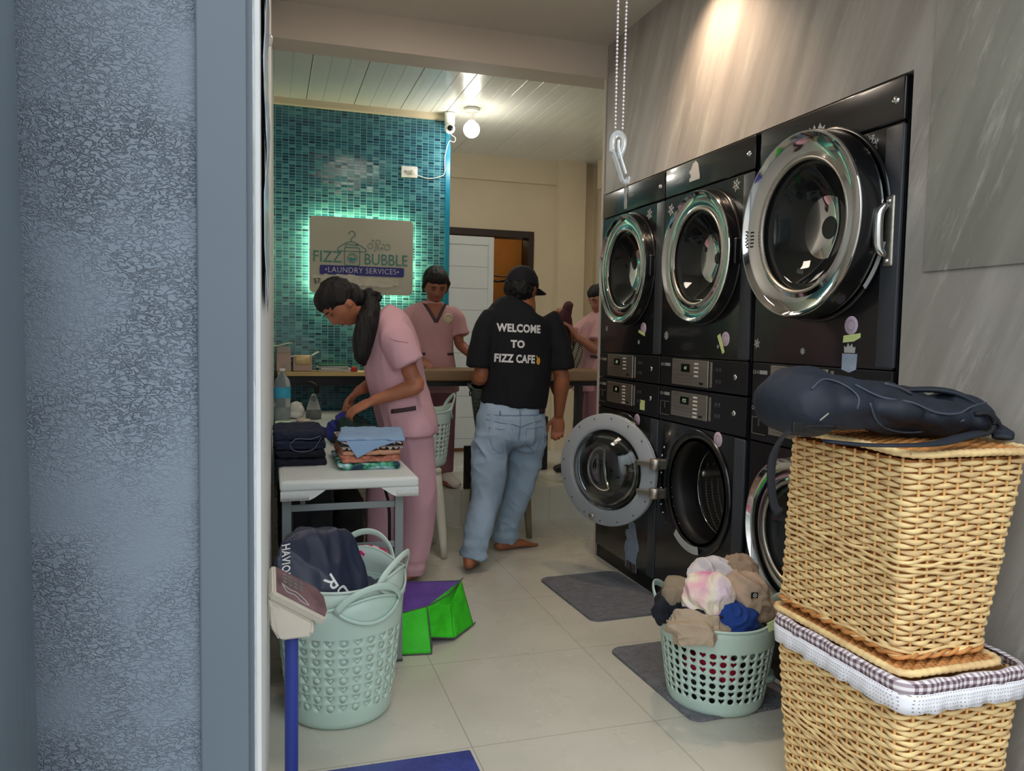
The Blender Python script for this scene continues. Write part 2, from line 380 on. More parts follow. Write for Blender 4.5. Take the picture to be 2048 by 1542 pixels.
# ceiling in front, beam, plank ceiling behind
bm = B(); box(bm, -.4, 2.1, 1.2, 4.15, CZ, 2.95); struct('ceiling', bm, M_ceil)
bm = B(); box(bm, -.4, 2.72, 3.944, 4.12, 2.60, CZ+.02); struct('beam', bm, M_beam)
bm = B(); box(bm, -.4, 1.9, 1.28, 1.42, 2.38, 2.95); box(bm, -3, 2.0, 1.2, 1.28, 2.55, 3.0); struct('lintel', bm, M_ext)
bm = B(); x = -.07; rnd = random.Random(3); k = 0
while x < 2.85:
    box(bm, x+.0004, x+.0996, 4.12, 6.5, 2.705, 2.73, .0016, 1)
    for q in (.03, .038): box(bm, x+q, x+q+.004, 4.12, 6.5, 2.7046, 2.706)
    if k % 3 == 2: x += .003
    x += .1; k += 1
struct('ceiling_plank', bm, M_plank)
bm = B(); box(bm, -.4, 2.9, 4.12, 6.6, 2.724, 2.95); struct('ceiling_rear', bm, M_groove)
# teal tiled wall
bm = B(); box(bm, -.4, 1.16, 5.33, 5.50, 0, 2.71); struct('wall_teal', bm, M_mosaic)
bm = B(); box(bm, 1.155, 1.192, 5.325, 5.50, .22, 2.71, .004); struct('trim_8', bm, mat('teal_edge_trim', (20, 120, 150), .3))
bm = B(); box(bm, .0, 1.2, 5.29, 5.33, 2.665, 2.71, .003); struct('trim_9', bm, M_cream)
# rear wall with the doorway, corner column and right rear wall
YB = 6.4
bm = B(); box(bm, -.4, 1.40, YB, YB+.12, 0, 2.73); box(bm, 2.125, 2.9, YB, YB+.12, 0, 2.73); box(bm, 1.40, 2.125, YB, YB+.12, 2.065, 2.73)
box(bm, 1.0, 2.36, YB-.035, YB, 2.505, 2.71); struct('wall_back', bm, M_cream)
bm = B(); box(bm, 2.36, 2.6, YB-.10, YB, .22, 2.71); struct('column', bm, M_cream)
bm = B(); box(bm, 2.72, 2.84, 3.9, YB+.1, 0, 2.73); box(bm, 2.66, 2.72, 3.95, 6.2, 2.46, 2.71); struct('wall_rear_right', bm, M_cream)
M_frame = mat('dark_brown_frame', (44, 30, 26), .5)
bm = B(); box(bm, 1.36, 2.165, YB-.02, YB+.14, 2.045, 2.10); box(bm, 2.118, 2.165, YB-.02, YB+.14, .22, 2.045); box(bm, 1.36, 1.40, YB-.02, YB+.14, .22, 2.045); struct('trim_10', bm, M_frame)
# room behind the doorway
M_brownroom = mat('ochre_wall', (176, 128, 66), .8, var=(2, .25))
bm = B(); box(bm, 1.1, 3.2, 7.7, 7.8, 0, 3); box(bm, 1.0, 1.1, 6.52, 7.8, 0, 3); box(bm, 1.0, 2.74, 6.52, 7.8, 2.7, 2.8); struct('wall_back_room', bm, M_brownroom)
bm = B(); box(bm, 1.0, 3.3, 6.6, 7.8, .1, .22); struct('floor_back_room', bm, M_ground)
bm = B(); box(bm, 2.74, 2.82, 6.52, 7.8, 0, 3); struct('wall_back_room_right', bm, M_brownroom)
bm = B(); box(bm, 2.48, 2.74, 7.62, 7.7, 1.52, 2.62, .004); ob = struct('window_1', bm, M_frame)
M_slat = mat('lit_louvre_glass', (235, 238, 230), .5, emit=(240, 240, 225), emis=1.4)
for i in range(9):
    bm = B(); z = 1.56+i*.115; box(bm, 2.52, 2.70, 7.600, 7.618, z, z+.09, .003); obj('louvre', bm, M_slat, ob)

# sliding door leaf
d = thing('sliding_door', 'white panelled door leaf standing in the dark brown doorway', 'door', (1.62, YB, .22))
M_dleaf = mat('door_leaf_white', (222, 226, 226), .45, var=(2, .03))
bm = B(); box(bm, 1.42, 1.815, YB-.005, YB+.035, .255, 2.035, .003); obj('door_leaf', bm, M_dleaf, d)
bm = B(); box(bm, 1.765, 1.812, YB-.016, YB-.005, .255, 2.035, .002); box(bm, 1.425, 1.765, YB-.016, YB-.005, 1.965, 2.035, .002); box(bm, 1.425, 1.765, YB-.016, YB-.005, .255, .33, .002); obj('stile', bm, M_dleaf, d)
for i in range(9):
    bm = B(); z = .335+i*.181; box(bm, 1.425, 1.762, YB-.011, YB-.005, z, z+.177, .0025); obj('door_panel', bm, M_dleaf, d)
bm = B()
for k, z in enumerate((1.74, 1.70, 1.715)): tube(bm, [(1.78, 6.75, z+.02), (1.95, 6.75, z-.01*k), (2.12, 6.75, z+.015*k)], .006, 8, k=3)
single('hanging_cable', bm, M_dark, 'black cables strung across the ochre doorway opening', 'cable')
# ---------------------------------------------------------------- laundry machines
FX = 1.733                     # plane of the machine fronts
def plate_hole(bm, y0, y1, z0, z1, x, cy, cz, r, depth=.05, n=64, thick=.012):
    """front plate in the plane x with a round hole and a tube running inward"""
    inner, outer, back = [], [], []
    for i in range(n):
        a = 2*PI*i/n; c, s = math.cos(a), math.sin(a)
        inner.append(bm.verts.new((x, cy+r*c, cz+r*s))); back.append(bm.verts.new((x+depth, cy+r*c, cz+r*s)))
        t = min(((y1-cy)/c if c > 1e-6 else 1e9), ((y0-cy)/c if c < -1e-6 else 1e9), ((z1-cz)/s if s > 1e-6 else 1e9), ((z0-cz)/s if s < -1e-6 else 1e9))
        outer.append(bm.verts.new((x, cy+t*c, cz+t*s)))
    rim = [bm.verts.new((v.co.x+thick, v.co.y, v.co.z)) for v in outer]
    for i in range(n):
        k = (i+1) % n
        bm.faces.new((outer[i], outer[k], inner[k], inner[i])); bm.faces.new((inner[i], inner[k], back[k], back[i])); bm.faces.new((outer[k], outer[i], rim[i], rim[k]))
    # square off the four corners
    for yy, zz in ((y0, z0), (y0, z1), (y1, z0), (y1, z1)):
        best = sorted(range(n), key=lambda i: (outer[i].co.y-yy)**2+(outer[i].co.z-zz)**2)[:4]
        on_y = [i for i in best if abs(outer[i].co.y-yy) < 1e-5]; on_z = [i for i in best if abs(outer[i].co.z-zz) < 1e-5]
        if on_y and on_z and on_y[0] != on_z[0]:
            bm.faces.new((outer[on_y[0]], outer[on_z[0]], bm.verts.new((x, yy, zz))))
def drum(bm, cy, cz, r, x0, depth):
    lathe(bm, [(r*.86, 0), (r*.86, -.03), (r, -.05), (r, -depth), (0, -depth)], (x0, cy, cz), (-1, 0, 0), 64)
M_drum = mat('drum_steel', (84, 84, 82), .6, .5, var=(6, .1))
M_drum2 = mat('bright_drum_steel', (170, 168, 164), .3, .95, var=(6, .08))
M_holes = mat('drum_hole', (8, 8, 8), .6)
M_gasket = mat('gasket_rubber', (12, 12, 13), .5)
M_sticker = mat('silver_sticker', (176, 178, 178), .55)
M_sticker_b = mat('pale_blue_sticker', (150, 166, 186), .55, var=(30, .15))
M_pink = mat('lilac_sticker', (196, 176, 196), .5, var=(20, .1))
M_tape = mat('lime_tape', (208, 222, 150), .6)
M_lcd = mat('lcd_black', (10, 14, 12), .2)
M_led = mat('lcd_digits', (170, 200, 150), .5, emit=(190, 220, 160), emis=.25)
M_mark = mat('grey_print', (150, 150, 150), .5)
M_red = mat('red_cloth', (205, 40, 70), .8)
U, W_ = V((0, -1, 0)), V((0, 0, 1))
def P2(y, z, dx=.0): return V((FX-dx, y, z))
def snowflake(parent, y, z, s, kind=0):
    bm = B()
    for k in range(6 if kind < 2 else 8):
        a = 2*PI*k/(6 if kind < 2 else 8)+.3; d = V((math.cos(a), math.sin(a), 0)); p = V((-d.y, d.x, 0)); w_ = s*.055
        def q(t, o): return ((d*t+p*o).x, (d*t+p*o).y)
        prism(bm, [q(0, -w_), q(s, -w_), q(s, w_), q(0, w_)], P2(y, z, .0006), U, W_, .0006+k*.00004)
        for t in (.45, .75):
            for sg in (1, -1):
                e = d*.6+p*sg*.8; g = V((-e.y, e.x, 0))*w_*.8; b0 = d*s*t; b1 = b0+e*s*(.34 if t < .6 else .24)
                if kind == 1 and t > .6: continue
                prism(bm, [((b0-g).x, (b0-g).y), ((b1-g).x, (b1-g).y), ((b1+g).x, (b1+g).y), ((b0+g).x, (b0+g).y)], P2(y, z, .0006), U, W_, .0005+k*.00004+t*.0001)
    return obj('snowflake_sticker', bm, M_sticker, parent)
def sticker(parent, y, z, outline, m, name, s=1, dx=.0008, label=None):
    bm = B(); prism(bm, [(a*s, b*s) for a, b in outline], P2(y, z, dx), U, W_, .0007)
    return obj(name, bm, m, parent, label=label)
def disc(parent, y, z, r, m, name, inner=None, dx=0):
    bm = B(); lathe(bm, [(0, .0012), (r*.96, .0012), (r, .0004), (r, 0)], (FX-dx, y, z), (-1, 0, 0), 32); o = obj(name, bm, m, parent, True)
    if inner:
        bm = B(); lathe(bm, [(r*.5, .0014), (r*.55, .0018), (r*.6, .0014)], (FX-dx, y, z), (-1, 0, 0), 24, True); obj('printed_ring', bm, inner, o)
    return o
def ring_door(name, c, axis, R, root, m_ring=None, glass_r=.66, depth=.05, bowl=.05, handle=True, smallr=None):
    """round machine door: chrome ring, inner lip, glass; axis points away from the machine"""
    m_ring = m_ring or M_chrome; g = R*glass_r; D = depth
    bm = B(); lathe(bm, [(R*.995, 0), (R*.995, D*.94), (R*.988, D*1.0), (R*.972, D*1.0), (R*.935, D*.80), (R*.925, D*.76), (g+.024, D*.62), (g+.018, D*.66), (g+.012, D*.70), (g+.004, D*.45), (g, D*.1), (g-.012, D*.02), (g-.012, -.01), (R, -.01)], c, axis, 96, True)
    door = obj(name, bm, m_ring, root, 'auto')
    bm = B(); lathe(bm, [(R*.99, 0), (R*1.012, 0), (R*1.008, D*.7), (R*.998, D*.93), (R*.99, D*.93)], c, axis, 96, True); obj('door_rim', bm, M_black, door, 'auto')
    bm = B(); lathe(bm, [(0, D*.30-bowl), (g*.35, D*.32-bowl*.97), (g*.7, D*.36-bowl*.6), (g*.9, D*.42-bowl*.2), (g, D*.5), (g+.003, D*.4), (g*.9, D*.30-bowl*.25), (g*.68, D*.26-bowl*.65), (0, D*.22-bowl*1.02)], c, axis, 72)
    obj('door_glass', bm, M_glass_dark, door, True)
    bm = B(); lathe(bm, [(g+.012, D*.68), (g+.007, D*.74), (g+.001, D*.68), (g-.002, D*.58), (g+.003, D*.5)], c, axis, 96, True)
    obj('inner_lip', bm, M_steel, door, True)
    return door
def control_plate(root, cy, z0, z1, washer, digits, detail=1):
    far = cy+.228; near = cy-.072
    bm = B(); box(bm, FX-.006, FX, near, far, z0, z1, .002); pl = obj('control_plate', bm, M_steel, root)
    h = z1-z0
    bm = B(); box(bm, FX-.0075, FX-.006, far-.155, far-.082, z0+h*.52, z0+h*.83, .001); dsp = obj('display', bm, M_lcd, pl)
    text('digits', digits, h*.2, (FX-.0077, far-.118, z0+h*.67), U, W_, M_led, pl, .0002, shear=.2)
    n = 6 if washer else 4
    for k in range(n):
        zz = z1-h*(.14+k*.155); bm = B(); box(bm, FX-.0088, FX-.006, near+.075, near+.107, zz-.0035, zz+.0035, .001); obj('button', bm, M_paper, pl)
    bm = B(); box(bm, FX-.0088, FX-.006, near+.035, near+.062, z0+.010, z0+.020, .001); obj('button', bm, M_dark, pl)
    bm = B()
    for k in range(6):
        zz = z0+h*(.12+k*.13)
        if k < 3: box(bm, FX-.0064, FX-.006, near+.12, far-.02, zz-.0004, zz+.0004)
        box(bm, FX-.0064, FX-.006, far-.078, far-.02, zz+.02, zz+.0206) if k > 3 else None
    obj('printed_lines', bm, M_dark, pl)
    # glossy window with coin marks and the small lock at the near side
    bm = B(); box(bm, FX-.004, FX, near-.025, near-.012, z0+.004, z1-.004, .001); obj('bright_strip', bm, M_steel, root)
    for a in range(2):
        for b_ in range(2):
            bm = B(); lathe(bm, [(0, .002), (.008, .002), (.009, 0)], (FX, near-.06-.024*a, z0+h*(.28+.42*b_)), (-1, 0, 0), 16); obj('printed_mark', bm, M_grey_trim, root)
    bm = B(); lathe(bm, [(.0, .004), (.005, .006), (.010, .004), (.012, 0)], (FX, cy-.262 if detail else cy-.262, (z0+z1)/2), (-1, 0, 0), 20); obj('lock', bm, M_chrome, root, True)
def edge_strip(root, cy, z0, z1):
    bm = B(); box(bm, FX-.003, FX+.01, cy-.345, cy-.275, z0+.004, z1-.004, .004, 3); obj('side_trim', bm, M_grey_trim, root, True)
def snow_list(root, L_):
    for i, (y, z, s) in enumerate(L_): snowflake(root, y, z, s, i % 3)
CORNERS = ['farthest from the doorway', 'in the middle of the row', 'nearest the doorway']
def dryer(cy, R, czd, label, digits, door_depth, protr):
    root = thing('tumble_dryer', label, 'dryer', (FX+.3, cy, 1.0), 0, 'stacked dryers above the washers')
    y0, y1 = cy-.345, cy+.345
    bm = B(); box(bm, FX+.012, FX+.60, y0+.002, y1-.002, 1.002, 1.98, .004)
    bmesh.ops.delete(bm, geom=[f for f in bm.faces if f.calc_center_median().x < FX+.02 and abs(f.normal.x) > .9], context='FACES'); obj('cabinet', bm, M_black2, root)
    bm = B(); plate_hole(bm, y0+.002, y1-.002, 1.137, 1.848, FX, cy, czd, R*.80, .1); obj('front_panel', bm, M_black, root)
    bm = B(); drum(bm, cy, czd, .245, FX+.1, .34); obj('drum', bm, M_drum, root, True)
    bm = B(); box(bm, FX-.004, FX+.02, y0+.002, y1-.002, 1.853, 1.98, .006, 3); obj('top_fascia', bm, M_black, root, 'auto')
    bm = B(); box(bm, FX-.001, FX+.02, y0+.002, y1-.002, 1.004, 1.133, .003); obj('control_panel', bm, M_black2, root)
    bm = B(); lathe(bm, [(0, .006), (.007, .007), (.011, .003), (.012, 0)], (FX-.004, y0+.035, 1.915), (-1, 0, 0), 20); obj('screw', bm, M_chrome, root, True)
    edge_strip(root, cy, 1.137, 1.848)
    bm = B(); lathe(bm, [(R*1.045, 0), (R*1.045, .008), (R*1.025, .012), (R*.98, .010), (R*.98, 0)], (FX, cy, czd), (-1, 0, 0), 96, True); obj('door_bezel', bm, M_black, root, True)
    d = ring_door('door', (FX-protr, cy, czd), (-1, 0, 0), R, root, depth=door_depth, glass_r=.70, bowl=.09)
    return root, d, y0, y1
def washer(cy, label, digits, open_=False):
    root = thing('washing_machine', label, 'washer', (FX+.3, cy, 0), 0, 'washers under the dryers')
    y0, y1 = cy-.345, cy+.345; R, cz = .27, .565
    bm = B(); box(bm, FX+.012, FX+.60, y0+.002, y1-.002, .004, .998, .004)
    bmesh.ops.delete(bm, geom=[f for f in bm.faces if f.calc_center_median().x < FX+.02 and abs(f.normal.x) > .9], context='FACES'); obj('cabinet', bm, M_black2, root)
    bm = B(); plate_hole(bm, y0+.002, y1-.002, .075, .838, FX, cy, cz, R*.80, .09); obj('front_panel', bm, M_black, root)
    bm = B(); box(bm, FX+.012, FX+.03, y0+.002, y1-.002, .0, .072); obj('plinth', bm, M_dark, root)
    bm = B(); drum(bm, cy, cz, .255, FX+.09, .36)
    dr = obj('drum', bm, M_drum2 if open_ else M_drum, root, True)
    bm = B(); box(bm, FX-.001, FX+.02, y0+.002, y1-.002, .844, .996, .003); obj('control_panel', bm, M_black2, root)
    # detergent drawer with a pale outline and T handle
    bm = B(); box(bm, FX-.003, FX, cy+.245, cy+.335, .865, .935, .002); dw = obj('detergent_drawer', bm, M_dark, root)
    bm = B()
    for a in ((cy+.248, cy+.332, .929, .932), (cy+.248, cy+.332, .868, .871), (cy+.329, cy+.332, .868, .932), (cy+.288, cy+.292, .90, .93)): box(bm, FX-.0045, FX-.003, a[0], a[1], a[2], a[3])
    obj('pale_outline', bm, M_steel, dw)
    edge_strip(root, cy, .075, .838)
    bm = B(); lathe(bm, [(R*1.0, 0), (R*1.0, .005), (R*.97, .013), (R*.93, .010), (R*.86, .003), (R*.80, -.02), (R*.80, 0)], (FX, cy, cz), (-1, 0, 0), 96, True); obj('door_bezel', bm, M_black, root, True)
    return root, y0, y1, R, cz, dr

machines_y = (3.60, 2.90, 2.18)
# dryers
r1, d1, y0, y1 = dryer(3.60, .272, 1.556, 'stacked black dryer above the washer hidden by the open round door, angel sticker on top', '8', .045, .008)
control_plate(r1, 3.60, 1.014, 1.126, False, '88')
r2, d2, y0, y1 = dryer(2.90, .272, 1.556, 'stacked black dryer holding red laundry, hat sticker on top, middle of the three', '48', .045, .008)
control_plate(r2, 2.90, 1.014, 1.126, False, '44')
r3, d3, y0, y1 = dryer(2.18, .30, 1.592, 'large black dryer nearest the doorway with widest chrome porthole and gift sticker', '25', .07, .03)
control_plate(r3, 2.18, 1.014, 1.126, False, '35')
bm = B(); ob = B()
ellipsoid(bm, (FX+.22, 2.80, 1.47), (.10, .11, .13)); o = obj('red_laundry', bm, M_red, r2, True); bake(o, .012, 3); displace(o, folds(.02, 14))
bm = B(); ellipsoid(bm, (FX+.24, 2.98, 1.42), (.09, .12, .08)); o = obj('white_laundry', bm, M_paper, r2, True); bake(o, .012, 3); displace(o, folds(.02, 14))
bm = B(); ellipsoid(bm, (FX+.24, 3.60, 1.42), (.10, .15, .07)); o = obj('dark_laundry', bm, mat('teal_laundry', (60, 86, 80), .8), r1, True); bake(o, .012, 3); displace(o, folds(.02, 14))
# small door handles on the near side of the two far dryers, chrome latch on the near one
for rt, cy, R, zc in ((r1, 3.60, .272, 1.556), (r2, 2.90, .272, 1.556)):
    bm = B(); box(bm, FX-.034, FX-.004, cy-R-.010, cy-R+.012, zc-.05, zc+.05, .008, 3); obj('door_handle', bm, M_black, rt, True)
bm = B(); box(bm, FX-.012, FX, 1.852, 1.888, 1.44, 1.645, .006, 3); hd = obj('handle_plate', bm, M_steel, r3, True)
bm = B(); tube(bm, [(FX-.03, 1.868, 1.475), (FX-.042, 1.872, 1.50), (FX-.044, 1.872, 1.585), (FX-.03, 1.868, 1.612)], [.011, .014, .014, .011], 14, k=3, round_end=True); obj('handle_bar', bm, M_chrome, hd, True)
for z in (1.455, 1.628):
    bm = B(); lathe(bm, [(0, .006), (.006, .005), (.008, 0)], (FX-.012, 1.87, z), (-1, 0, 0), 14); obj('screw', bm, M_chrome, hd, True)
bm = B(); pts = []
for k in range(9):
    a = math.radians(-42+k*3.4); pts.append((math.cos(a)*.322, math.sin(a)*.322))
out_ = pts+[(x*.955, y*.955) for x, y in pts[::-1]]
prism(bm, out_, (FX-.018, 2.18, 1.592), U, W_, .001); obj('curved_label', bm, M_sticker, r3)
# energy labels on chrome ring
bm = B()
for k in range(5): box(bm, FX-.101, FX-.1005, 2.44, 2.452, 1.60-.012*k, 1.605-.012*k)
obj('printed_label', bm, M_dark, r3)
# stickers on dryers
angel = [(-.010, -.055), (.016, -.055), (.018, -.02), (.010, .0), (.022, .018), (.02, .045), (.008, .03), (.004, .05), (-.006, .05), (-.008, .03), (-.02, .048), (-.022, .016), (-.010, 0), (-.016, -.03)]
sticker(r1, 3.66, 1.93, angel, M_sticker, 'angel_sticker', 1.15, .0050)
snow_list(r1, [(3.40, 1.806, .026), (3.86, 1.262, .016), (3.476, 1.195, .011)])
hat = [(-.040, -.030), (.036, -.030), (.036, -.016), (.022, .03), (.004, .044), (-.018, .036), (-.032, .014), (-.040, .016), (-.044, .004), (-.034, .0), (-.030, -.014), (-.040, -.016)]
sticker(r2, 2.984, 1.921, hat, M_sticker, 'hat_sticker', 1.1, .0050)
snow_list(r2, [(3.19, 1.795, .026), (2.676, 1.815, .026), (3.199, 1.229, .020), (2.767, 1.187, .008)])
bow = [(-.045, -.02), (-.03, .004), (-.034, .03), (-.018, .02), (-.008, .034), (.004, .012), (.02, .034), (.03, .016), (.045, .022), (.036, -.004), (.046, -.02), (.01, -.012), (-.012, -.02)]
sticker(r3, 2.215, 1.898, bow, M_sticker, 'bow_sticker', 1.0, .0050)
snow_list(r3, [(1.963, 1.81, .030), (2.503, 1.204, .019), (2.241, 1.182, .012)])
snowflake(r2, 2.607, 1.675, .014, 0)
for rt, y, z in ((r1, 3.432, 1.262), (r2, 2.715, 1.218), (r3, 2.015, 1.268)): disc(rt, y, z, .029, M_pink, 'round_sticker', M_mark)
sticker(r1, 3.445, 1.236, [(-.034, .006), (.034, -.012), (.034, .004), (-.032, .020)], M_tape, 'lime_tape', 1, .0022)
sticker(r2, 2.742, 1.20, [(-.030, .03), (.012, -.042), (.028, -.034), (-.008, .04)], M_tape, 'lime_tape', 1, .0022)
sticker(r3, 2.006, 1.228, [(-.040, -.014), (.008, -.010), (.036, .002), (.036, .016), (-.038, .008)], M_tape, 'lime_tape', 1, .0022)
gf = sticker(r3, 2.015, 1.160, [(-.030, -.028), (.0, -.036), (.028, -.026), (.030, .018), (-.030, .018)], M_sticker_b, 'gift_sticker', 1.1)
sticker(r3, 2.015, 1.195, [(-.022, -.012), (.022, -.012), (.024, .006), (.014, .004), (.008, .016), (0, .006), (-.008, .018), (-.014, .004), (-.024, .008)], M_sticker, 'ribbon_bow_sticker', 1.05, .0016)

# washers
w1r, y0, y1, R, cz, dr = washer(3.60, 'black washer mostly hidden behind the open grey round door, under the farthest dryer', '1')
control_plate(w1r, 3.60, .875, .982, True, '88'); ring_door('door', (FX-.008, 3.60, cz), (-1, 0, 0), .262, w1r, depth=.045)
w2r, y0, y1, R, cz, dr2 = washer(2.90, 'black washer in the middle with its round door swung wide open', '2', True)
control_plate(w2r, 2.90, .875, .982, True, 'P25')
w3r, y0, y1, R, cz, dr = washer(2.18, 'black washer behind the wicker hampers and the mint laundry basket', '3')
control_plate(w3r, 2.18, .875, .982, True, '25'); ring_door('door', (FX-.008, 2.18, cz), (-1, 0, 0), .262, w3r, depth=.06)
# open drum interior: bright lip, lifter and perforations
bm = B(); lathe(bm, [(.186, -.120), (.189, -.117), (.192, -.120), (.189, -.124)], (FX+.002, 2.90, .565), (-1, 0, 0), 80, True); obj('drum_lip', bm, M_chrome, w2r, True)
bm = B(); tube(bm, [(FX+.17, 2.90+.222, .600), (FX+.42, 2.90+.222, .612)], [(.026, .02), (.03, .024)], 12, (0, 0, 1), round_end=True); obj('drum_lifter', bm, M_steel, dr2, True)
bm = B()
for i in range(26):
    for j in range(7):
        a = -.95+i*.05; x = FX+.17+.032*j; c_ = V((x, 2.90+.2535*math.cos(a), .565+.2535*math.sin(a)))
        lathe(bm, [(0, .0006), (.0042, .0006)], c_, (0, -math.cos(a), -math.sin(a)), 8)
obj('drum_perforation', bm, M_mark, dr2, kind='stuff')
bm = B(); lathe(bm, [(.216, .0), (.206, -.05), (.190, -.100), (.192, -.122), (.250, -.124), (.250, -.02)], (FX+.005, 2.90, .565), (-1, 0, 0), 64, True); obj('door_gasket', bm, M_gasket, w2r, True)
pts = [(math.cos(a)*.262, math.sin(a)*.262) for a in [math.radians(236+k*6) for k in range(9)]]
bm = B(); prism(bm, pts+[(x*.87, y*.87) for x, y in pts[::-1]], (FX-.0165, 2.90, .565), U, W_, .001); obj('warning_label', bm, M_sticker, w2r, label='curved silver warning label')
for y, z in ((2.90+.268, .72), (2.90+.285, .68), (2.90+.288, .60), (2.90+.288, .53), (2.90+.28, .455), (2.90+.262, .42)):
    bm = B(); lathe(bm, [(0, .004), (.004, .0035), (.0055, 0)], (FX-.011, y, z), (-1, 0, 0), 12); obj('screw', bm, M_chrome, w2r, True)
# the open door
dd = V((-.533, .846, 0)); nin = V((-.846, -.533, 0)); dc = V((1.548, 3.415, .578))
R = .272
bm = B(); lathe(bm, [(R, 0), (R, -.018), (R*.97, -.04), (.21, -.045), (.195, -.03), (.195, .004), (.202, .009), (.220, .002), (R*.985, .004)], dc, nin, 96, True)
od = obj('open_door', bm, M_doorgrey, w2r, True)
bm = B(); lathe(bm, [(R*.99, -.042), (R*1.0, -.030), (R*1.004, -.016), (R*1.0, -.014), (R*.97, -.05), (.20, -.055), (.20, -.045)], dc, nin, 96, True); obj('chrome_front', bm, M_chrome, od, True)
bm = B(); lathe(bm, [(0, .085), (.05, .083), (.11, .070), (.157, .040), (.177, .005), (.194, -.004), (.194, -.010), (.173, -.004), (.150, .032), (.108, .062), (.05, .075), (0, .077)], dc, nin, 72); obj('glass_bowl', bm, M_glass, od, True)
bm = B(); lathe(bm, [(0, -.050), (.1, -.05), (.198, -.044), (.198, -.040), (.1, -.046), (0, -.046)], dc, nin, 64); obj('outer_pane', bm, M_glass, od, True)
for k in range(16):
    a = 2*PI*k/16+.1; c_ = dc+dd*math.cos(a)*.252+V((0, 0, math.sin(a)*.252))+nin*.0042; bm = B(); lathe(bm, [(0, .001), (.0035, .001), (.0035, 0)], c_, nin, 8); obj('screw_hole', bm, M_dark, od)
c_ = dc+dd*.075+V((0, 0, -.236))+nin*.004; bm = B(); lathe(bm, [(0, .008), (.006, .010), (.012, .006), (.016, .004), (.016, 0)], c_, nin, 18); obj('latch_stud', bm, M_steel, od, True)
for z in (.642, .507):
    hp = V((1.684, 3.175, z)); bm = B(); lathe(bm, [(0, .024), (.024, .024), (.027, .020), (.027, -.020), (.024, -.024), (0, -.024)], hp, (0, 0, 1), 28)
    hg = obj('hinge', bm, M_steel, w2r, True)
    bm = B(); Mx = Matrix.Translation(hp) @ Matrix.Rotation(math.atan2(dd.y, dd.x), 4, 'Z'); box(bm, -.01, .09, -.004, .016, -.012, .012, .003, M=Mx); obj('hinge_arm', bm, M_steel, hg)
    bm = B(); box(bm, 1.69, FX, 3.150, 3.190, z-.022, z+.022, .004); obj('hinge_plate', bm, M_steel, hg)
sticker(w1r, 3.418, .892, [(-.03, -.03), (.03, -.03), (.03, .026), (-.03, .026)], M_tape, 'sticky_note', .85)
disc(w1r, 3.47, .812, .030, M_pink, 'round_sticker', M_mark, .001); disc(w2r, 2.742, .812, .031, M_pink, 'round_sticker', M_mark, .001)
fig = [(-.045, -.14), (-.010, -.145), (-.008, -.10), (.004, -.10), (.008, -.145), (.040, -.14), (.035, -.07), (.045, -.02), (.055, .0), (.05, .03), (.036, .07), (.03, .10), (.022, .135), (.004, .15), (-.02, .14), (-.028, .11), (-.024, .09), (-.045, .08), (-.05, .05), (-.035, .03), (-.05, .0), (-.055, -.03), (-.045, -.07)]
fig = [(a*1.75, b_) for a, b_ in fig]
sticker(w1r, 3.49, .175, fig, M_sticker_b, 'figure_sticker', .86, .001)
sticker(w1r, 3.49, .075, [(-.066, -.03), (-.010, -.03), (-.010, .018), (.014, .018), (.014, -.035), (.062, -.03), (.060, .02), (-.062, .02)], mat('brown_sticker', (92, 78, 74), .6), 'boots_sticker', .86, .0018)
for rt, cy, z in ((r2, 2.90, 1.098), (w2r, 2.90, .965), (r3, 2.18, 1.098), (w3r, 2.18, .965), (r1, 3.6, 1.098), (w1r, 3.6, .965)):
    bm = B(); box(bm, FX-.0025, FX, cy+.252, cy+.298, z-.007, z+.007, .001); obj('badge', bm, M_mark, rt)
    bm = B(); lathe(bm, [(.0055, .0022), (.0072, .0025), (.0072, .0015), (.0055, .0015)], (FX, cy+.331, z), (-1, 0, 0), 20, True); obj('logo_ring', bm, M_mark, rt)
    text('logo_letters', 'LG', .017, (FX-.0022, cy+.312, z), U, W_, M_mark, rt, .0004)
# ---------------------------------------------------------------- sign on the teal wall
YS = 5.25
def rrect(x0, x1, z0, z1, r, n=6):
    o = []
    for cx, cz, a0 in ((x1-r, z0+r, -90), (x1-r, z1-r, 0), (x0+r, z1-r, 90), (x0+r, z0+r, 180)):
        for k in range(n+1): a = math.radians(a0+90*k/n); o.append((cx+r*math.cos(a), cz+r*math.sin(a)))
    return o
sg = thing('wall_sign', 'backlit cream shop sign with hanger logo mounted on the teal mosaic wall', 'sign', (.585, YS, 1.46))
M_sign = mat('sign_board', (186, 182, 166), .55, var=(3, .04))
XX, ZZ = V((1, 0, 0)), V((0, 0, 1))        # ux x uy = (0,-1,0): towards the room
bm = B(); prism(bm, rrect(.252, .925, 1.470, 1.966, .03), (0, YS, 0), XX, ZZ, -.022); 
for f in bm.faces: f.normal_update()
obj('board', bm, M_sign, sg)
M_sgreen = mat('sign_green', (70, 132, 124), .5); M_navy = mat('sign_navy', (44, 46, 128), .5); M_wht = mat('sign_white', (225, 225, 225), .5)
M_led_strip = mat('led_strip', (230, 255, 215), .5, emit=(248, 255, 190), emis=48)
bm = B(); pr = rrect(.275, .902, 1.493, 1.943, .03)
tube(bm, [(x, YS+.032, z) for x, z in pr], .006, 6, closed=True); obj('led_strip', bm, M_led_strip, sg)
bm = B()
for x in (.33, .85):
    for z in (1.54, 1.90): box(bm, x-.012, x+.012, YS+.02, 5.331, z-.012, z+.012)
obj('standoff', bm, M_dark, sg)
F_ = YS-.0008
text('lettering', 'FIZZ', .104, (.362, F_, 1.703), XX, ZZ, M_sgreen, sg, .001, .0004, sx=.90)
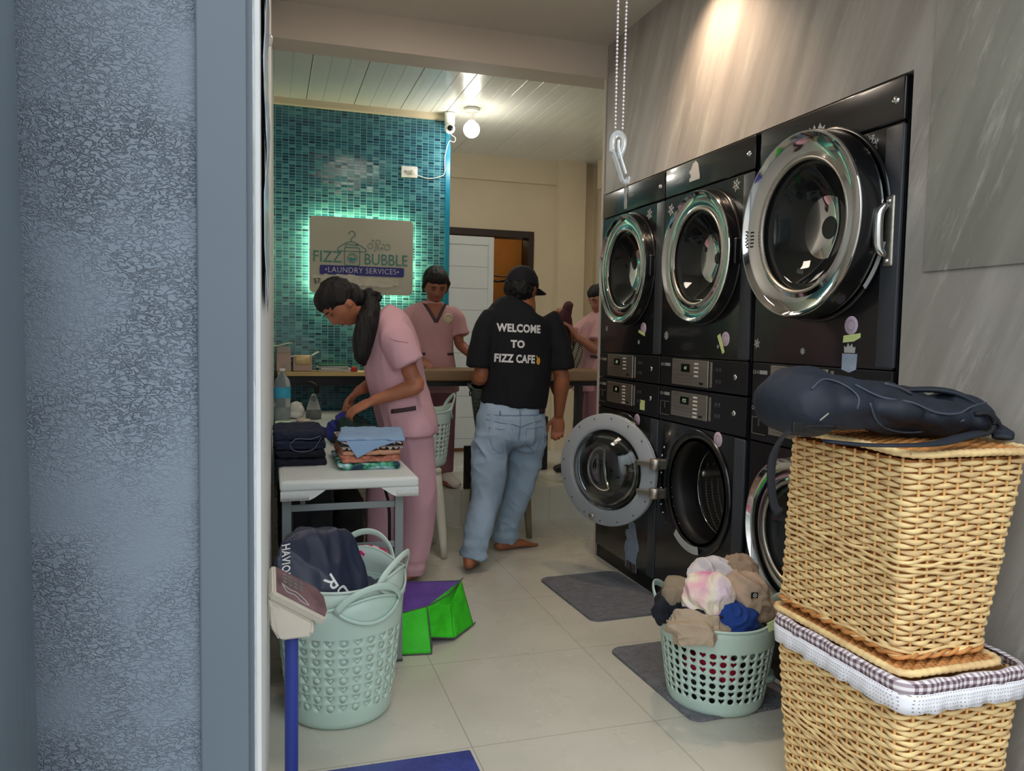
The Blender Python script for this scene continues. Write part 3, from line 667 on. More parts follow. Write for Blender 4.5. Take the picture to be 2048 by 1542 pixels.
text('lettering', 'BUBBLE', .104, (.744, F_, 1.697), XX, ZZ, M_sgreen, sg, .001, .0004, sx=.83)
bm = B(); prism(bm, rrect(.315, .865, 1.590, 1.652, .012), (0, F_, 0), XX, ZZ, .0012); rb = obj('ribbon', bm, M_navy, sg)
text('lettering', '\u2022LAUNDRY SERVICES\u2022', .051, (.590, F_-.0018, 1.622), XX, ZZ, M_wht, rb, .0005, -.0006, sx=.92, spacing=1.08)
# washer outline and hanger
bm = B(); q = rrect(.474, .572, 1.655, 1.772, .012); tube(bm, [(x, F_, z) for x, z in q], .0028, 6, closed=True); lo = obj('washer_logo', bm, M_sgreen, sg)
bm = B(); lathe(bm, [(.029, -.001), (.033, -.001), (.033, .002), (.029, .002)], (.524, F_, 1.703), (0, -1, 0), 32, True); lathe(bm, [(.020, -.001), (.0225, -.001), (.0225, .002), (.020, .002)], (.524, F_, 1.703), (0, -1, 0), 32, True); obj('porthole_outline', bm, M_sgreen, lo)
bm = B(); pts = [(math.cos(a)*.019, math.sin(a)*.019) for a in [math.radians(180+k*15) for k in range(13)]]; prism(bm, pts+[(.010, .004), (.003, -.003), (-.006, .005)], (.524, F_-.001, 1.703), XX, ZZ, .001); obj('water', bm, mat('water_teal', (40, 150, 160), .5), lo)
bm = B(); hk = [(.430, 1.758), (.440, 1.772), (.515, 1.812), (.600, 1.772), (.612, 1.758), (.600, 1.748), (.442, 1.748), (.430, 1.758)]
tube(bm, [(x, F_, z) for x, z in hk], .0028, 6, k=3); hg = obj('hanger_logo', bm, M_sgreen, sg)
bm = B(); tube(bm, [(x, F_, z) for x, z in ((.515, 1.812), (.518, 1.832), (.540, 1.848), (.540, 1.868), (.522, 1.880), (.503, 1.868), (.501, 1.857))], .0028, 6, k=4); obj('hanger_hook', bm, M_sgreen, hg)
bm = B(); tube(bm, [(x, F_, z) for x, z in ((.480, 1.765), (.480, 1.788), (.492, 1.793), (.560, 1.786), (.545, 1.797))], .0025, 6, k=2); obj('cloth_outline', bm, M_sgreen, hg)
for x, z, r in ((.640, 1.788, .018), (.691, 1.815, .017), (.684, 1.778, .012), (.658, 1.825, .007), (.724, 1.802, .005), (.752, 1.785, .020), (.714, 1.775, .008), (.668, 1.757, .004)):
    bm = B(); lathe(bm, [(r-.0022, -.001), (r, -.001), (r, .002), (r-.0022, .002)], (x, F_, z), (0, -1, 0), 24, True); obj('bubble', bm, M_sgreen, sg)
# torn paper still taped along the bottom
rnd = random.Random(5); top = [(.256+i*.0155, (1.592 if i < 6 else 1.598)-.010*rnd.random()-(.012 if i > 20 else 0)) for i in range(38)]
bot = [(.830-i*.0165, 1.515+.022*rnd.random()+(.03 if i > 30 else 0)-.00*i) for i in range(35)]
bm = B(); prism(bm, [(x, z) for x, z in top]+bot, (0, YS-.002, 0), XX, ZZ, .0025); pp = obj('torn_paper', bm, mat('torn_paper', (206, 200, 184), .7, var=(12, .12), bump=(18, .8)), sg)
text('handwriting', 'ST', .05, (.300, YS-.006, 1.545), XX, ZZ, M_dark, pp, .0003, sx=.8)

# ---------------------------------------------------------------- security camera, outlet, bulb
c = thing('security_camera', 'white dome security camera on the upper corner of the teal wall', 'camera', (1.165, 5.25, 2.69))
M_wp = mat('white_plastic', (232, 232, 228), .35)
bm = B(); lathe(bm, [(0, 0), (.038, 0), (.038, -.012), (.034, -.016), (.034, -.07), (.03, -.075), (0, -.075)], (1.165, 5.25, 2.70), n=32); obj('mount', bm, M_wp, c, True)
bm = B(); ellipsoid(bm, (1.165, 5.245, 2.598), (.036, .036, .036)); hd = obj('camera_head', bm, M_wp, c, True)
bm = B(); lathe(bm, [(0, .040), (.014, .039), (.019, .036), (.020, .028)], (1.165, 5.245, 2.598), (-.1, -1, -.15), 24); obj('lens', bm, mat('lens_black', (10, 12, 14), .08), hd, True)
bm = B(); tube(bm, [(1.18, 5.28, 2.57), (1.21, 5.27, 2.545), (1.205, 5.28, 2.52), (1.18, 5.30, 2.53), (1.165, 5.30, 2.50), (1.15, 5.315, 2.42), (1.15, 5.32, 2.32), (1.12, 5.32, 2.29), (1.04, 5.32, 2.27), (.97, 5.32, 2.285), (.93, 5.315, 2.29)], .0026, 8, k=4); obj('camera_cable', bm, M_wp, c, True)
c = thing('wall_outlet', 'white double wall outlet with plug on the teal wall beneath the camera', 'outlet', (.905, 5.33, 2.30))
bm = B(); box(bm, .853, .963, 5.318, 5.331, 2.268, 2.342, .004); obj('cover_plate', bm, M_wp, c)
for x in (.878, ):
    bm = B(); box(bm, x-.004, x-.001, 5.3165, 5.3185, 2.297, 2.313); box(bm, x+.004, x+.007, 5.3165, 5.3185, 2.297, 2.313); obj('socket', bm, M_dark, c)
bm = B(); box(bm, .918, .946, 5.296, 5.318, 2.29, 2.318, .006); obj('plug', bm, M_wp, c, True)
c = thing('globe_lamp', 'lit white globe bulb in a round base on the plank ceiling', 'lamp', (1.28, 5.10, 2.70))
bm = B(); lathe(bm, [(0, 0), (.048, 0), (.052, -.008), (.046, -.022), (.018, -.026), (.018, -.075), (.022, -.08), (0, -.08)], (1.28, 5.10, 2.704), n=32); obj('lamp_base', bm, M_wp, c, True)
bm = B(); ellipsoid(bm, (1.28, 5.10, 2.567), (.054, .054, .054), n=32); obj('bulb', bm, mat('bulb_glow', (255, 250, 240), .4, emit=(255, 248, 232), emis=14), c, True)
c = thing('wall_hook', 'small white hook high on the left wall beside the doorway', 'hook', (.012, 2.2, 1.98))
bm = B(); lathe(bm, [(0, .014), (.010, .013), (.016, .006), (.018, 0)], (lwx(2.2), 2.2, 1.98), (1, 0, -.2), 20); obj('hook_disc', bm, M_wp, c, True)
# crumpled clear sheet hanging on the left wall by the doorway
bm = B(); nu, nv = 14, 60; g = []
for j in range(nv+1):
    z = 1.27+(2.45-1.27)*j/nv; row = []
    for i in range(nu+1):
        y = 1.36+.42*i/nu*(1-.02*math.sin(j*.5)); x = lwx(y)+.004+.0045*(1+math.sin(z*26+y*9))*.5+.004*abs(noise.noise(V((y*14, z*9, 0))))
        row.append(bm.verts.new((x, y, z+(.03*noise.noise(V((y*30, 3, 0))) if j == 0 else 0))))
    g.append(row)
for j in range(nv):
    for i in range(nu): bm.faces.new((g[j][i], g[j][i+1], g[j+1][i+1], g[j+1][i]))
o = single('plastic_sheet', bm, mat('wrinkled_sheet', (178, 190, 205), .18, var=(9, .25, (1, 1, .4))), 'wrinkled pale blue plastic sheet hanging on the left wall just inside the doorway', 'sheet', smooth=True)
md = o.modifiers.new('t', 'SOLIDIFY'); md.thickness = .0008

# ---------------------------------------------------------------- blind chain
c = thing('blind_chain', 'looped silver bead chain hanging in the doorway with a clear clip', 'chain', (.60, 1.3, 2.38))
for sx_ in (0, 1):
    bm = B(); z = 2.38; k = 0
    while z > 1.585:
        x = (.590, .5995)[sx_]+(.0105 if sx_ == 0 else .0085)*0+(z-1.58)*(.006 if sx_ else -.004)+.0045*sx_
        rr = bmesh.ops.create_icosphere(bm, subdivisions=2, radius=.0026)
        for v in rr['verts']: v.co += V((x, 1.3, z))
        z -= .0068
    tube(bm, [((.590, .604)[sx_]+(2.38-1.58)*(.006 if sx_ else -.004), 1.3, 2.38), ((.590, .604)[sx_], 1.3, 1.582)], .0007, 6)
    obj('bead_strand', bm, mat('silver_beads', (212, 204, 204), .25, .6), c, True)
M_clear = mat('clear_plastic', (235, 238, 240), .12, trans=.75, ior=1.45)
bm = B(); tube(bm, [(.585, 1.3, 1.548), (.586, 1.3, 1.572), (.596, 1.3, 1.582), (.607, 1.3, 1.574), (.606, 1.3, 1.556), (.6005, 1.3, 1.545), (.6035, 1.3, 1.540)], [(.003, .006)]*7, 8, (0, 1, 0), k=4); cl = obj('chain_clip', bm, M_clear, c, True)
bm = B(); tube(bm, [(.585, 1.3, 1.550), (.596, 1.3, 1.525), (.606, 1.3, 1.500), (.616, 1.3, 1.498), (.618, 1.3, 1.506)], [(.007, .0035)]*5, 8, (0, 1, 0), k=4); obj('clip_leg', bm, M_clear, cl, True)
bm = B(); tube(bm, [(.597, 1.3, 1.570), (.598, 1.3, 1.552), (.609, 1.3, 1.522), (.613, 1.3, 1.512)], [(.004, .002)]*4, 8, (0, 1, 0), k=3); obj('clip_tongue', bm, mat('white_clip', (225, 228, 230), .3), cl, True)

# ---------------------------------------------------------------- white folding table
TZ = .70
t = thing('folding_table', 'long white plastic folding table against the left wall carrying folded clothes', 'table', (.25, 3.9, 0))
x0, x1, y0, y1 = .034, .518, 2.765, 5.20
bm = B(); box(bm, x0, x1, y0, y1, TZ-.035, TZ, .010, 3); obj('tabletop', bm, M_tabletop, t, 'auto')
bm = B(); box(bm, x0+.012, x1-.012, y0+.012, y1-.012, TZ, TZ+.0025, .001); obj('top_inlay', bm, M_tabletop, t)
# front skirt with two deeper ribbed corners
def skirt(a, b, s):
    bm = B(); prism(bm, [(a, TZ-.034), (a, TZ-.068), (b-.035*s, TZ-.068), (b-.018*s, TZ-.060), (b+.012*s, TZ-.040), (b+.02*s, TZ-.034)], (0, y0+.004, 0), XX, ZZ, -.012); sk = obj('corner_skirt', bm, M_tabletop, t)
    bm = B(); n = 22
    for k in range(n):
        x = a+(b-.035*s-a)*(k+.5)/n; tube(bm, [(x, y0+.0035, TZ-.066), (x, y0+.0035, TZ-.045)], .0022, 6)
    obj('ribbing', bm, M_tabletop, sk, True)
skirt(x0+.002, .168, 1); skirt(x1-.002, .402, -1)
for x in (.058, .455):
    for y in (2.83, 5.10):
        bm = B(); box(bm, x-.016, x+.016, y-.012, y+.012, 0.006, TZ-.035, .003); lg = obj('leg', bm, M_tableframe, t)
        bm = B(); box(bm, x-.018, x+.018, y-.014, y+.014, 0, .012, .003); obj('rubber_foot', bm, M_grey_trim, lg)
for z in (.595, .445):
    bm = B(); box(bm, .06, .44, 2.825, 2.835, z-.014, z+.010, .002); obj('cross_bar', bm, M_tableframe, t)
for x in (.075, .425):
    bm = B(); tube(bm, [(x, 2.85, .44), (x, 2.86, .55), (x-.004, 2.87, .60), (x, 3.10, TZ-.04)], .006, 8); obj('folding_brace', bm, M_dark, t)
bm = B(); box(bm, .205, .245, 2.823, 2.8255, .434, .457); st = obj('sticker', bm, M_sticker, t); text('cross_mark', 'X', .022, (.214, 2.822, .445), XX, ZZ, mat('red_mark', (200, 30, 50), .5), st, .0003)
bm = B(); box(bm, .035, .46, 4.0, 4.03, .02, TZ-.04, .003) if False else tube(bm, [(.27, 4.05, 0), (.27, 4.05, TZ-.036)], .012, 10)
obj('leg', bm, M_dark, t)
bm = B(); tube(bm, [(.36, 4.35, 0), (.36, 4.35, TZ-.036)], .014, 10); obj('leg', bm, M_dark, t)

# ---------------------------------------------------------------- folded clothes on the table
def folded(bm_name, x0, x1, y0, y1, z0, z1, m, label, layers=2, seed=0, group=None, rot=0, kind='folded_garment', amp=.004, cat='clothes'):
    bm = B(); n = layers
    for k in range(n):
        h = (z1-z0)/n; zz = z0+h*(k+.5); sh = .006*math.sin(seed+k*2.3)
        box(bm, x0+sh, x1+sh*.5, y0+.01*math.sin(k+seed), y1, zz-h*.56, zz+h*.50, min(h*.45, .012), 3)
    o = obj(kind, bm, m, None, True); bake(o, .0055, 3); displace(o, folds(amp, 22, (1, 1, 2.2), seed))
    c = V(((x0+x1)/2, (y0+y1)/2, 0))
    R_ = Matrix.Translation(c) @ Matrix.Rotation(rot, 4, 'Z') @ Matrix.Translation(-c); o.data.transform(R_)
    zmin = min(v.co.z for v in o.data.vertices)
    for v in o.data.vertices: v.co.z = max(v.co.z, z0+.0003*seed*0)
    return tag(o, label, cat, group)
M_nav = mat('navy_cloth', (22, 28, 52), .85, bump=(300, .2)); M_nav2 = mat('black_navy_cloth', (17, 19, 34), .85)
zt = TZ+.003
folded('a', .022, .212, 3.06, 3.36, zt, zt+.028, M_nav2, 'very dark navy folded garment, bottom of the left stack on the table', 2, 1)
folded('a', .024, .208, 3.06, 3.36, zt+.030, zt+.062, M_nav2, 'very dark navy folded garment, second from the bottom of the left stack', 2, 2)
folded('a', .022, .210, 3.06, 3.37, zt+.064, zt+.100, M_nav, 'navy folded garment with curled collar, middle of the left stack', 2, 3)
o = folded('a', .020, .206, 3.06, 3.38, zt+.102, zt+.136, M_nav, 'navy folded garment, topmost of the left stack on the table', 1, 4)
bm = B(); pts = [(.075, 3.052, zt+.085), (.085, 3.05, zt+.066), (.12, 3.048, zt+.058), (.16, 3.05, zt+.066), (.178, 3.05, zt+.09), (.19, 3.052, zt+.11)]
tube(bm, pts, .0016, 6, k=4); obj('grey_piping', bm, mat('grey_piping', (90, 98, 120), .7), o, True)
bm = B(); tube(bm, [(.075, 3.05, zt+.088), (.10, 3.046, zt+.108), (.15, 3.045, zt+.106), (.188, 3.05, zt+.118)], .0016, 6, k=4); obj('grey_piping', bm, bpy.data.materials['grey_piping'], o, True)
def tiedye():
    m = mat('tie_dye_cloth', (190, 215, 205), .85); b = m.node_tree.nodes['Principled BSDF']; t_ = N(m, 'ShaderNodeTexCoord'); n = N(m, 'ShaderNodeTexNoise'); n.inputs['Scale'].default_value = 22; n.inputs['Detail'].default_value = 2
    L(m, t_.outputs['Object'], n.inputs[0]); r = N(m, 'ShaderNodeValToRGB'); el = r.color_ramp.elements
    el[0].position = .38; el[0].color = srgb((36, 60, 84)); el[1].position = .62; el[1].color = srgb((205, 220, 224)); k = el.new(.47); k.color = srgb((70, 160, 110)); k = el.new(.53); k.color = srgb((120, 190, 190))
    L(m, n.outputs['Fac'], r.inputs[0]); L(m, r.outputs[0], b.inputs['Base Color']); return m
def tribal():
    m = mat('tribal_print', (20, 18, 22), .85); b = m.node_tree.nodes['Principled BSDF']; t_ = N(m, 'ShaderNodeTexCoord'); s = N(m, 'ShaderNodeSeparateXYZ'); L(m, t_.outputs['Object'], s.inputs[0])
    u = math_node(m, 'FRACT', math_node(m, 'DIVIDE', math_node(m, 'ADD', s.outputs['X'], s.outputs['Y']), .022)); v = math_node(m, 'FRACT', math_node(m, 'DIVIDE', s.outputs['Z'], .022))
    tri = math_node(m, 'MULTIPLY', math_node(m, 'ABSOLUTE', math_node(m, 'SUBTRACT', u, .5)), 2)
    a = math_node(m, 'MULTIPLY', math_node(m, 'LESS_THAN', tri, math_node(m, 'MULTIPLY', math_node(m, 'SUBTRACT', v, .1), 1.6)), math_node(m, 'LESS_THAN', v, .62))
    st = math_node(m, 'ADD', a, math_node(m, 'MULTIPLY', math_node(m, 'GREATER_THAN', v, .72), math_node(m, 'LESS_THAN', v, .80)))
    mx = N(m, 'ShaderNodeMix', data_type='RGBA'); L(m, math_node(m, 'MINIMUM', st, 1), mx.inputs[0]); mx.inputs[6].default_value = srgb((24, 20, 24)); mx.inputs[7].default_value = srgb((205, 190, 185)); L(m, mx.outputs[2], b.inputs['Base Color']); return m
M_blue = mat('light_blue_cloth', (142, 172, 208), .85, bump=(300, .2)); M_tan = mat('tan_cloth', (190, 142, 116), .85); M_rust = mat('rust_floral_cloth', (186, 120, 98), .85, var=(60, .4))
folded('b', .252, .475, 2.93, 3.30, zt, zt+.024, tiedye(), 'green and white tie-dye folded garment, bottom of the colourful stack', 2, 2)
folded('b', .262, .480, 2.95, 3.30, zt+.026, zt+.050, M_rust, 'rust coloured frilled folded shorts in the colourful stack', 3, 6, amp=.006)
folded('b', .268, .486, 2.96, 3.31, zt+.052, zt+.070, M_tan, 'plain tan folded garment in the middle of the colourful stack', 1, 5)
folded('b', .255, .490, 2.95, 3.33, zt+.072, zt+.098, tribal(), 'black and white zigzag print folded garment under the light blue shirt', 2, 7)
o = folded('b', .262, .520, 2.975, 3.36, zt+.100, zt+.112, M_blue, 'light blue folded shirt on top of the colourful stack', 1, 8, rot=-.12)
bm = B(); prism(bm, [(-.10, .018), (.03, .020), (.10, .012), (.02, -.012), (-.055, -.050)], (.37, 2.947, zt+.092), XX, ZZ, .004); ob = obj('draped_corner', bm, M_blue, o); bake(ob, .004, 3)
# garments being folded
def cloth_lump(name, ells, m, label, cat='clothes', voxel=.008, amp=.012, s=12, seed=0, group=None, parent=None, floor_z=None, sm=4, stretch=(1, 1, .7)):
    bm = B()
    for c, r, *rot in ells:
        M_ = Matrix.Rotation(rot[0], 3, 'Z') if rot else None
        if len(rot) > 1: M_ = M_ @ Matrix.Rotation(rot[1], 3, 'X')
        ellipsoid(bm, c, r, M_, 24)
    o = obj(name, bm, m, parent, True); bake(o, voxel, sm); displace(o, creases(amp*1.5, s, stretch, seed))
    if floor_z is not None:
        Mi = mworld(o); 
        for v in o.data.vertices:
            p = Mi @ v.co
            if p.z < floor_z: v.co.z += floor_z-p.z
    if label: tag(o, label, cat, group)
    return o
M_royal = mat('royal_blue_cloth', (44, 48, 120), .85); M_dgreen = mat('dark_green_cloth', (24, 46, 46), .85)
cloth_lump('garment', [((.20, 3.98, .715), (.09, .07, .016)), ((.30, 3.92, .715), (.10, .06, .014)), ((.40, 3.85, .72), (.09, .07, .02))], M_dgreen, 'dark green garment laid flat beside the woman in pink at the table', amp=.006, s=18, floor_z=zt)
cloth_lump('garment', [((.365, 3.62, .765), (.075, .05, .07)), ((.43, 3.60, .74), (.07, .05, .045)), ((.35, 3.62, .73), (.08, .05, .03))], mat('dark_green_cloth_2', (26, 48, 44), .85), 'bunched dark green shirt with small logo in front of the woman in pink', amp=.012, s=14, seed=4, floor_z=zt)
bm = B(); prism(bm, [(-.014, .012), (.004, .020), (.016, .014), (.004, .010), (.004, -.022), (-.012, -.026)], (.392, 3.548, .765), XX, ZZ, .004)
ob = obj('logo_patch', bm, mat('lime_logo', (170, 200, 130), .6), bpy.data.objects['garment.001'])
cloth_lump('garment', [((.12, 4.05, .730), (.055, .05, .026)), ((.20, 4.0, .722), (.10, .05, .016)), ((.345, 3.72, .79), (.05, .045, .05), .3)], M_royal, 'royal blue garment end resting on the table near the bottle', amp=.008, s=16, seed=2, floor_z=zt)
cloth_lump('garment', [((.34, 3.69, .80), (.045, .045, .045)), ((.30, 3.70, .755), (.045, .04, .05))], mat('royal_blue_cloth_2', (42, 50, 124), .85), 'royal blue garment held in the hands of the woman in pink', amp=.010, s=18, seed=6, floor_z=zt)
# bottle
b = thing('water_bottle', 'clear plastic water bottle with blue label on the far left of the table', 'bottle', (.072, 4.62, zt))
bm = B(); lathe(bm, [(0, .004), (.038, .002), (.044, .01), (.046, .06), (.043, .075), (.046, .09), (.043, .105), (.046, .12), (.046, .20), (.040, .235), (.022, .262), (.014, .272), (.014, .285), (0, .285)], (.072, 4.62, zt), n=32); obj('bottle_body', bm, mat('bottle_plastic', (222, 232, 236), .08, trans=.8, ior=1.2), b, True)
bm = B(); lathe(bm, [(.0475, .135), (.0475, .195)], (.072, 4.62, zt), n=32); lb = obj('bottle_label', bm, mat('blue_label', (60, 170, 205), .4, var=(20, .15)), b, True)
bm = B(); lathe(bm, [(0, .302), (.014, .302), (.016, .298), (.016, .284), (0, .284)], (.072, 4.62, zt), n=20); obj('bottle_cap', bm, M_wp, b, True)
bm = B(); lathe(bm, [(0, .006), (.040, .006), (.043, .08), (0, .08)], (.072, 4.62, zt), n=28); obj('water', bm, mat('water_fill', (190, 200, 196), .05, trans=.7, ior=1.33), b, True)
single('soap_bar', (lambda q: (box(q, .03, .12, 4.44, 4.50, zt, zt+.018, .006, 3), q)[1])(B()), mat('pale_green_soap', (206, 224, 196), .5), 'pale green bar lying before the water bottle on the table', 'soap', smooth=True)
# spray bottle
s = thing('spray_bottle', 'clear spray bottle with black trigger standing on the far end of the table', 'bottle', (.25, 4.72, zt))
bm = B(); lathe(bm, [(0, .0), (.044, .002), (.046, .02), (.043, .05), (.030, .10), (.018, .13), (.015, .15), (0, .15)], (.25, 4.72, zt), n=28); obj('bottle_body', bm, mat('spray_plastic', (214, 222, 220), .08, trans=.85, ior=1.2), s, True)
bm = B(); lathe(bm, [(0, .008), (.038, .008), (.037, .05), (0, .052)], (.25, 4.72, zt), n=24); obj('liquid', bm, mat('spray_liquid', (120, 124, 120), .1, trans=.5), s, True)
bm = B(); tube(bm, [(.27, 4.72, zt+.150), (.262, 4.72, zt+.19), (.235, 4.72, zt+.213), (.205, 4.72, zt+.215)], [(.018, .014), (.018, .016), (.016, .013), (.010, .009)], 10, (0, 1, 0), k=3); hd = obj('spray_head', bm, M_dark, s, True)
bm = B(); tube(bm, [(.225, 4.72, zt+.20), (.213, 4.72, zt+.17), (.210, 4.72, zt+.145)], [(.010, .005)]*3, 8, (0, 1, 0), k=2); obj('trigger', bm, M_dark, hd, True)
cloth_lump('towel', [((.155, 4.80, .745), (.045, .05, .05)), ((.14, 4.78, .72), (.05, .05, .02))], mat('white_towel', (214, 214, 210), .9), 'crumpled white plastic wrap between the two bottles on the table', 'wrap', amp=.010, s=16, floor_z=zt)
cloth_lump('cloth', [((.19, 4.62, .706), (.05, .05, .012))], mat('pale_peach_cloth', (206, 190, 176), .9), 'pale peach cloth lying flat in front of the spray bottle', 'cloth', amp=.006, s=20, floor_z=zt)
# ---------------------------------------------------------------- shelf on the teal wall
c = thing('wall_shelf', 'light wood shelf with black underside along the teal wall', 'shelf', (.4, 5.2, .93))
bm = B(); box(bm, .05, .80, 5.08, 5.328, .936, .962, .002); obj('shelf_board', bm, mat('light_wood', (206, 178, 122), .45, var=(14, .15, (.1, 1, 1))), c)
bm = B(); box(bm, .05, .80, 5.10, 5.328, .875, .936, .002); obj('shelf_apron', bm, mat('black_steel', (18, 20, 26), .4), c)
sz = .963
c = thing('carton', 'closed pinkish-grey box with square print standing left on the wall shelf', 'box', (.075, 5.2, sz))
M_cart = mat('carton_grey', (168, 160, 156), .8); M_cart2 = mat('carton_pink', (188, 164, 156), .8)
bm = B(); box(bm, .045, .132, 5.13, 5.30, sz, sz+.115, .003); obj('box_body', bm, M_cart2, c)
bm = B(); box(bm, .072, .108, 5.126, 5.13, sz+.02, sz+.055); obj('printed_square', bm, M_cart, c)
c = thing('carton', 'grey box with open white flap stacked on the left shelf box', 'box', (.08, 5.2, sz+.116))
bm = B(); box(bm, .045, .130, 5.13, 5.29, sz+.116, sz+.155, .003); obj('box_body', bm, M_cart, c)
bm = B(); box(bm, -.055, .055, -.05, .05, 0, .004, M=Matrix.Translation((.085, 5.16, sz+.168)) @ Matrix.Rotation(-.22, 4, 'Y')); obj('box_flap', bm, M_paper, c)
c = thing('display_box', 'open pink box holding a gold foil packet on the wall shelf', 'box', (.20, 5.2, sz))
bm = B(); box(bm, .145, .262, 5.13, 5.30, sz+.002, sz+.10, .003); obj('box_body', bm, M_cart2, c)
bm = B(); box(bm, .16, .25, 5.122, 5.135, sz+.045, sz+.10, .004, 2); obj('foil_packet', bm, mat('gold_foil', (214, 190, 140), .3, .5, bump=(40, .8)), c, True)
for x_, r_a in ((.265, .5), (.15, -.4)):
    bm = B(); box(bm, 0, .05, -.07, .07, 0, .003, M=Matrix.Translation((x_, 5.21, sz+.10)) @ Matrix.Rotation(-r_a if x_ > .2 else PI-.5, 4, 'Y')); obj('box_flap', bm, M_paper, c)
rnd = random.Random(2)
GR = 'paper packets piled on the wall shelf'
for k, (lab, cc, dx) in enumerate((('white paper packet, bottom of the pile on the wall shelf', (206, 206, 200), 0), ('white paper packet, second of the pile on the wall shelf', (216, 216, 214), .01), ('grey paper packet, third of the pile on the wall shelf', (190, 196, 194), -.01), ('green packet, topmost of the pile on the wall shelf', (70, 120, 96), .0))):
    bm = B(); box(bm, -.10, .10, -.06, .06, 0, .011, .003, M=Matrix.Translation((.40+dx, 5.16, sz+k*.0122)) @ Matrix.Rotation(.08*math.sin(k*2.1), 4, 'Z')); single('packet', bm, mat('packet_%s' % 'abcd'[k], cc, .5, var=(20, .1)), lab, 'packet', GR, True)
bm = B(); box(bm, .505, .545, 5.10, 5.14, sz, sz+.032, .006, 2); single('pen_box', bm, mat('red_plastic', (190, 50, 54), .5), 'small red box at the right end of the packets on the shelf', 'box')

# ---------------------------------------------------------------- counter at the rear
c = thing('counter', 'long brown wood counter on a black frame at the back of the shop', 'counter', (1.3, 4.7, .22))
bm = B(); box(bm, .62, 2.02, 4.55, 4.90, .935, 1.005, .012, 3); obj('counter_top', bm, mat('brown_wood', (132, 104, 74), .5, var=(9, .22, (.12, 1, 1))), c, 'auto')
bm = B(); box(bm, .62, 2.0, 4.57, 4.89, .905, .935, .003); obj('counter_frame', bm, mat('black_counter_frame', (16, 15, 18), .45), c)
bm = B(); box(bm, 1.37, 1.42, 4.815, 4.88, .22, .905, .003); obj('counter_leg', bm, bpy.data.materials['black_counter_frame'], c)
bm = B(); box(bm, 1.96, 2.0, 4.815, 4.88, .22, .905, .003); obj('counter_leg', bm, bpy.data.materials['black_counter_frame'], c)
bm = B(); box(bm, 1.20, 1.42, 4.84, 4.87, .22, .50, .003); obj('counter_panel', bm, bpy.data.materials['black_counter_frame'], c)
bm = B(); box(bm, 1.72, 1.98, 5.42, 5.72, .22, .62, .008); single('storage_box', bm, mat('near_black', (18, 17, 20), .6), 'black box on the raised floor behind the man in black', 'box')

# ---------------------------------------------------------------- stools
def stool(x, y, z0, h, m, label):
    s = thing('plastic_stool', label, 'stool', (x, y, z0))
    bm = B(); box(bm, x-.13, x+.13, y-.13, y+.13, z0+h-.03, z0+h, .012, 3); obj('seat', bm, m, s, 'auto')
    for a in (-1, 1):
        for b_ in (-1, 1):
            bm = B(); tube(bm, [(x+a*.10, y+b_*.10, z0+h-.02), (x+a*.125, y+b_*.125, z0+h*.5), (x+a*.145, y+b_*.145, z0+.008)], [(.032, .018), (.028, .016), (.018, .012)], 12, (1, 0, 0) if True else None, k=3, round_end=False); obj('leg', bm, m, s, True)
    bm = B(); box(bm, x-.12, x+.12, y-.12, y+.12, z0+h-.10, z0+h-.028, .01); obj('skirt', bm, m, s)
    return s
M_stool = mat('ivory_plastic', (206, 202, 184), .4)
stool(.76, 4.22, 0, .495, M_stool, 'ivory plastic stool holding a mint basket behind the woman in pink')
stool(1.34, 4.50, 0, .62, mat('olive_plastic', (120, 110, 84), .5), 'olive plastic stool under the basket behind the man in black')

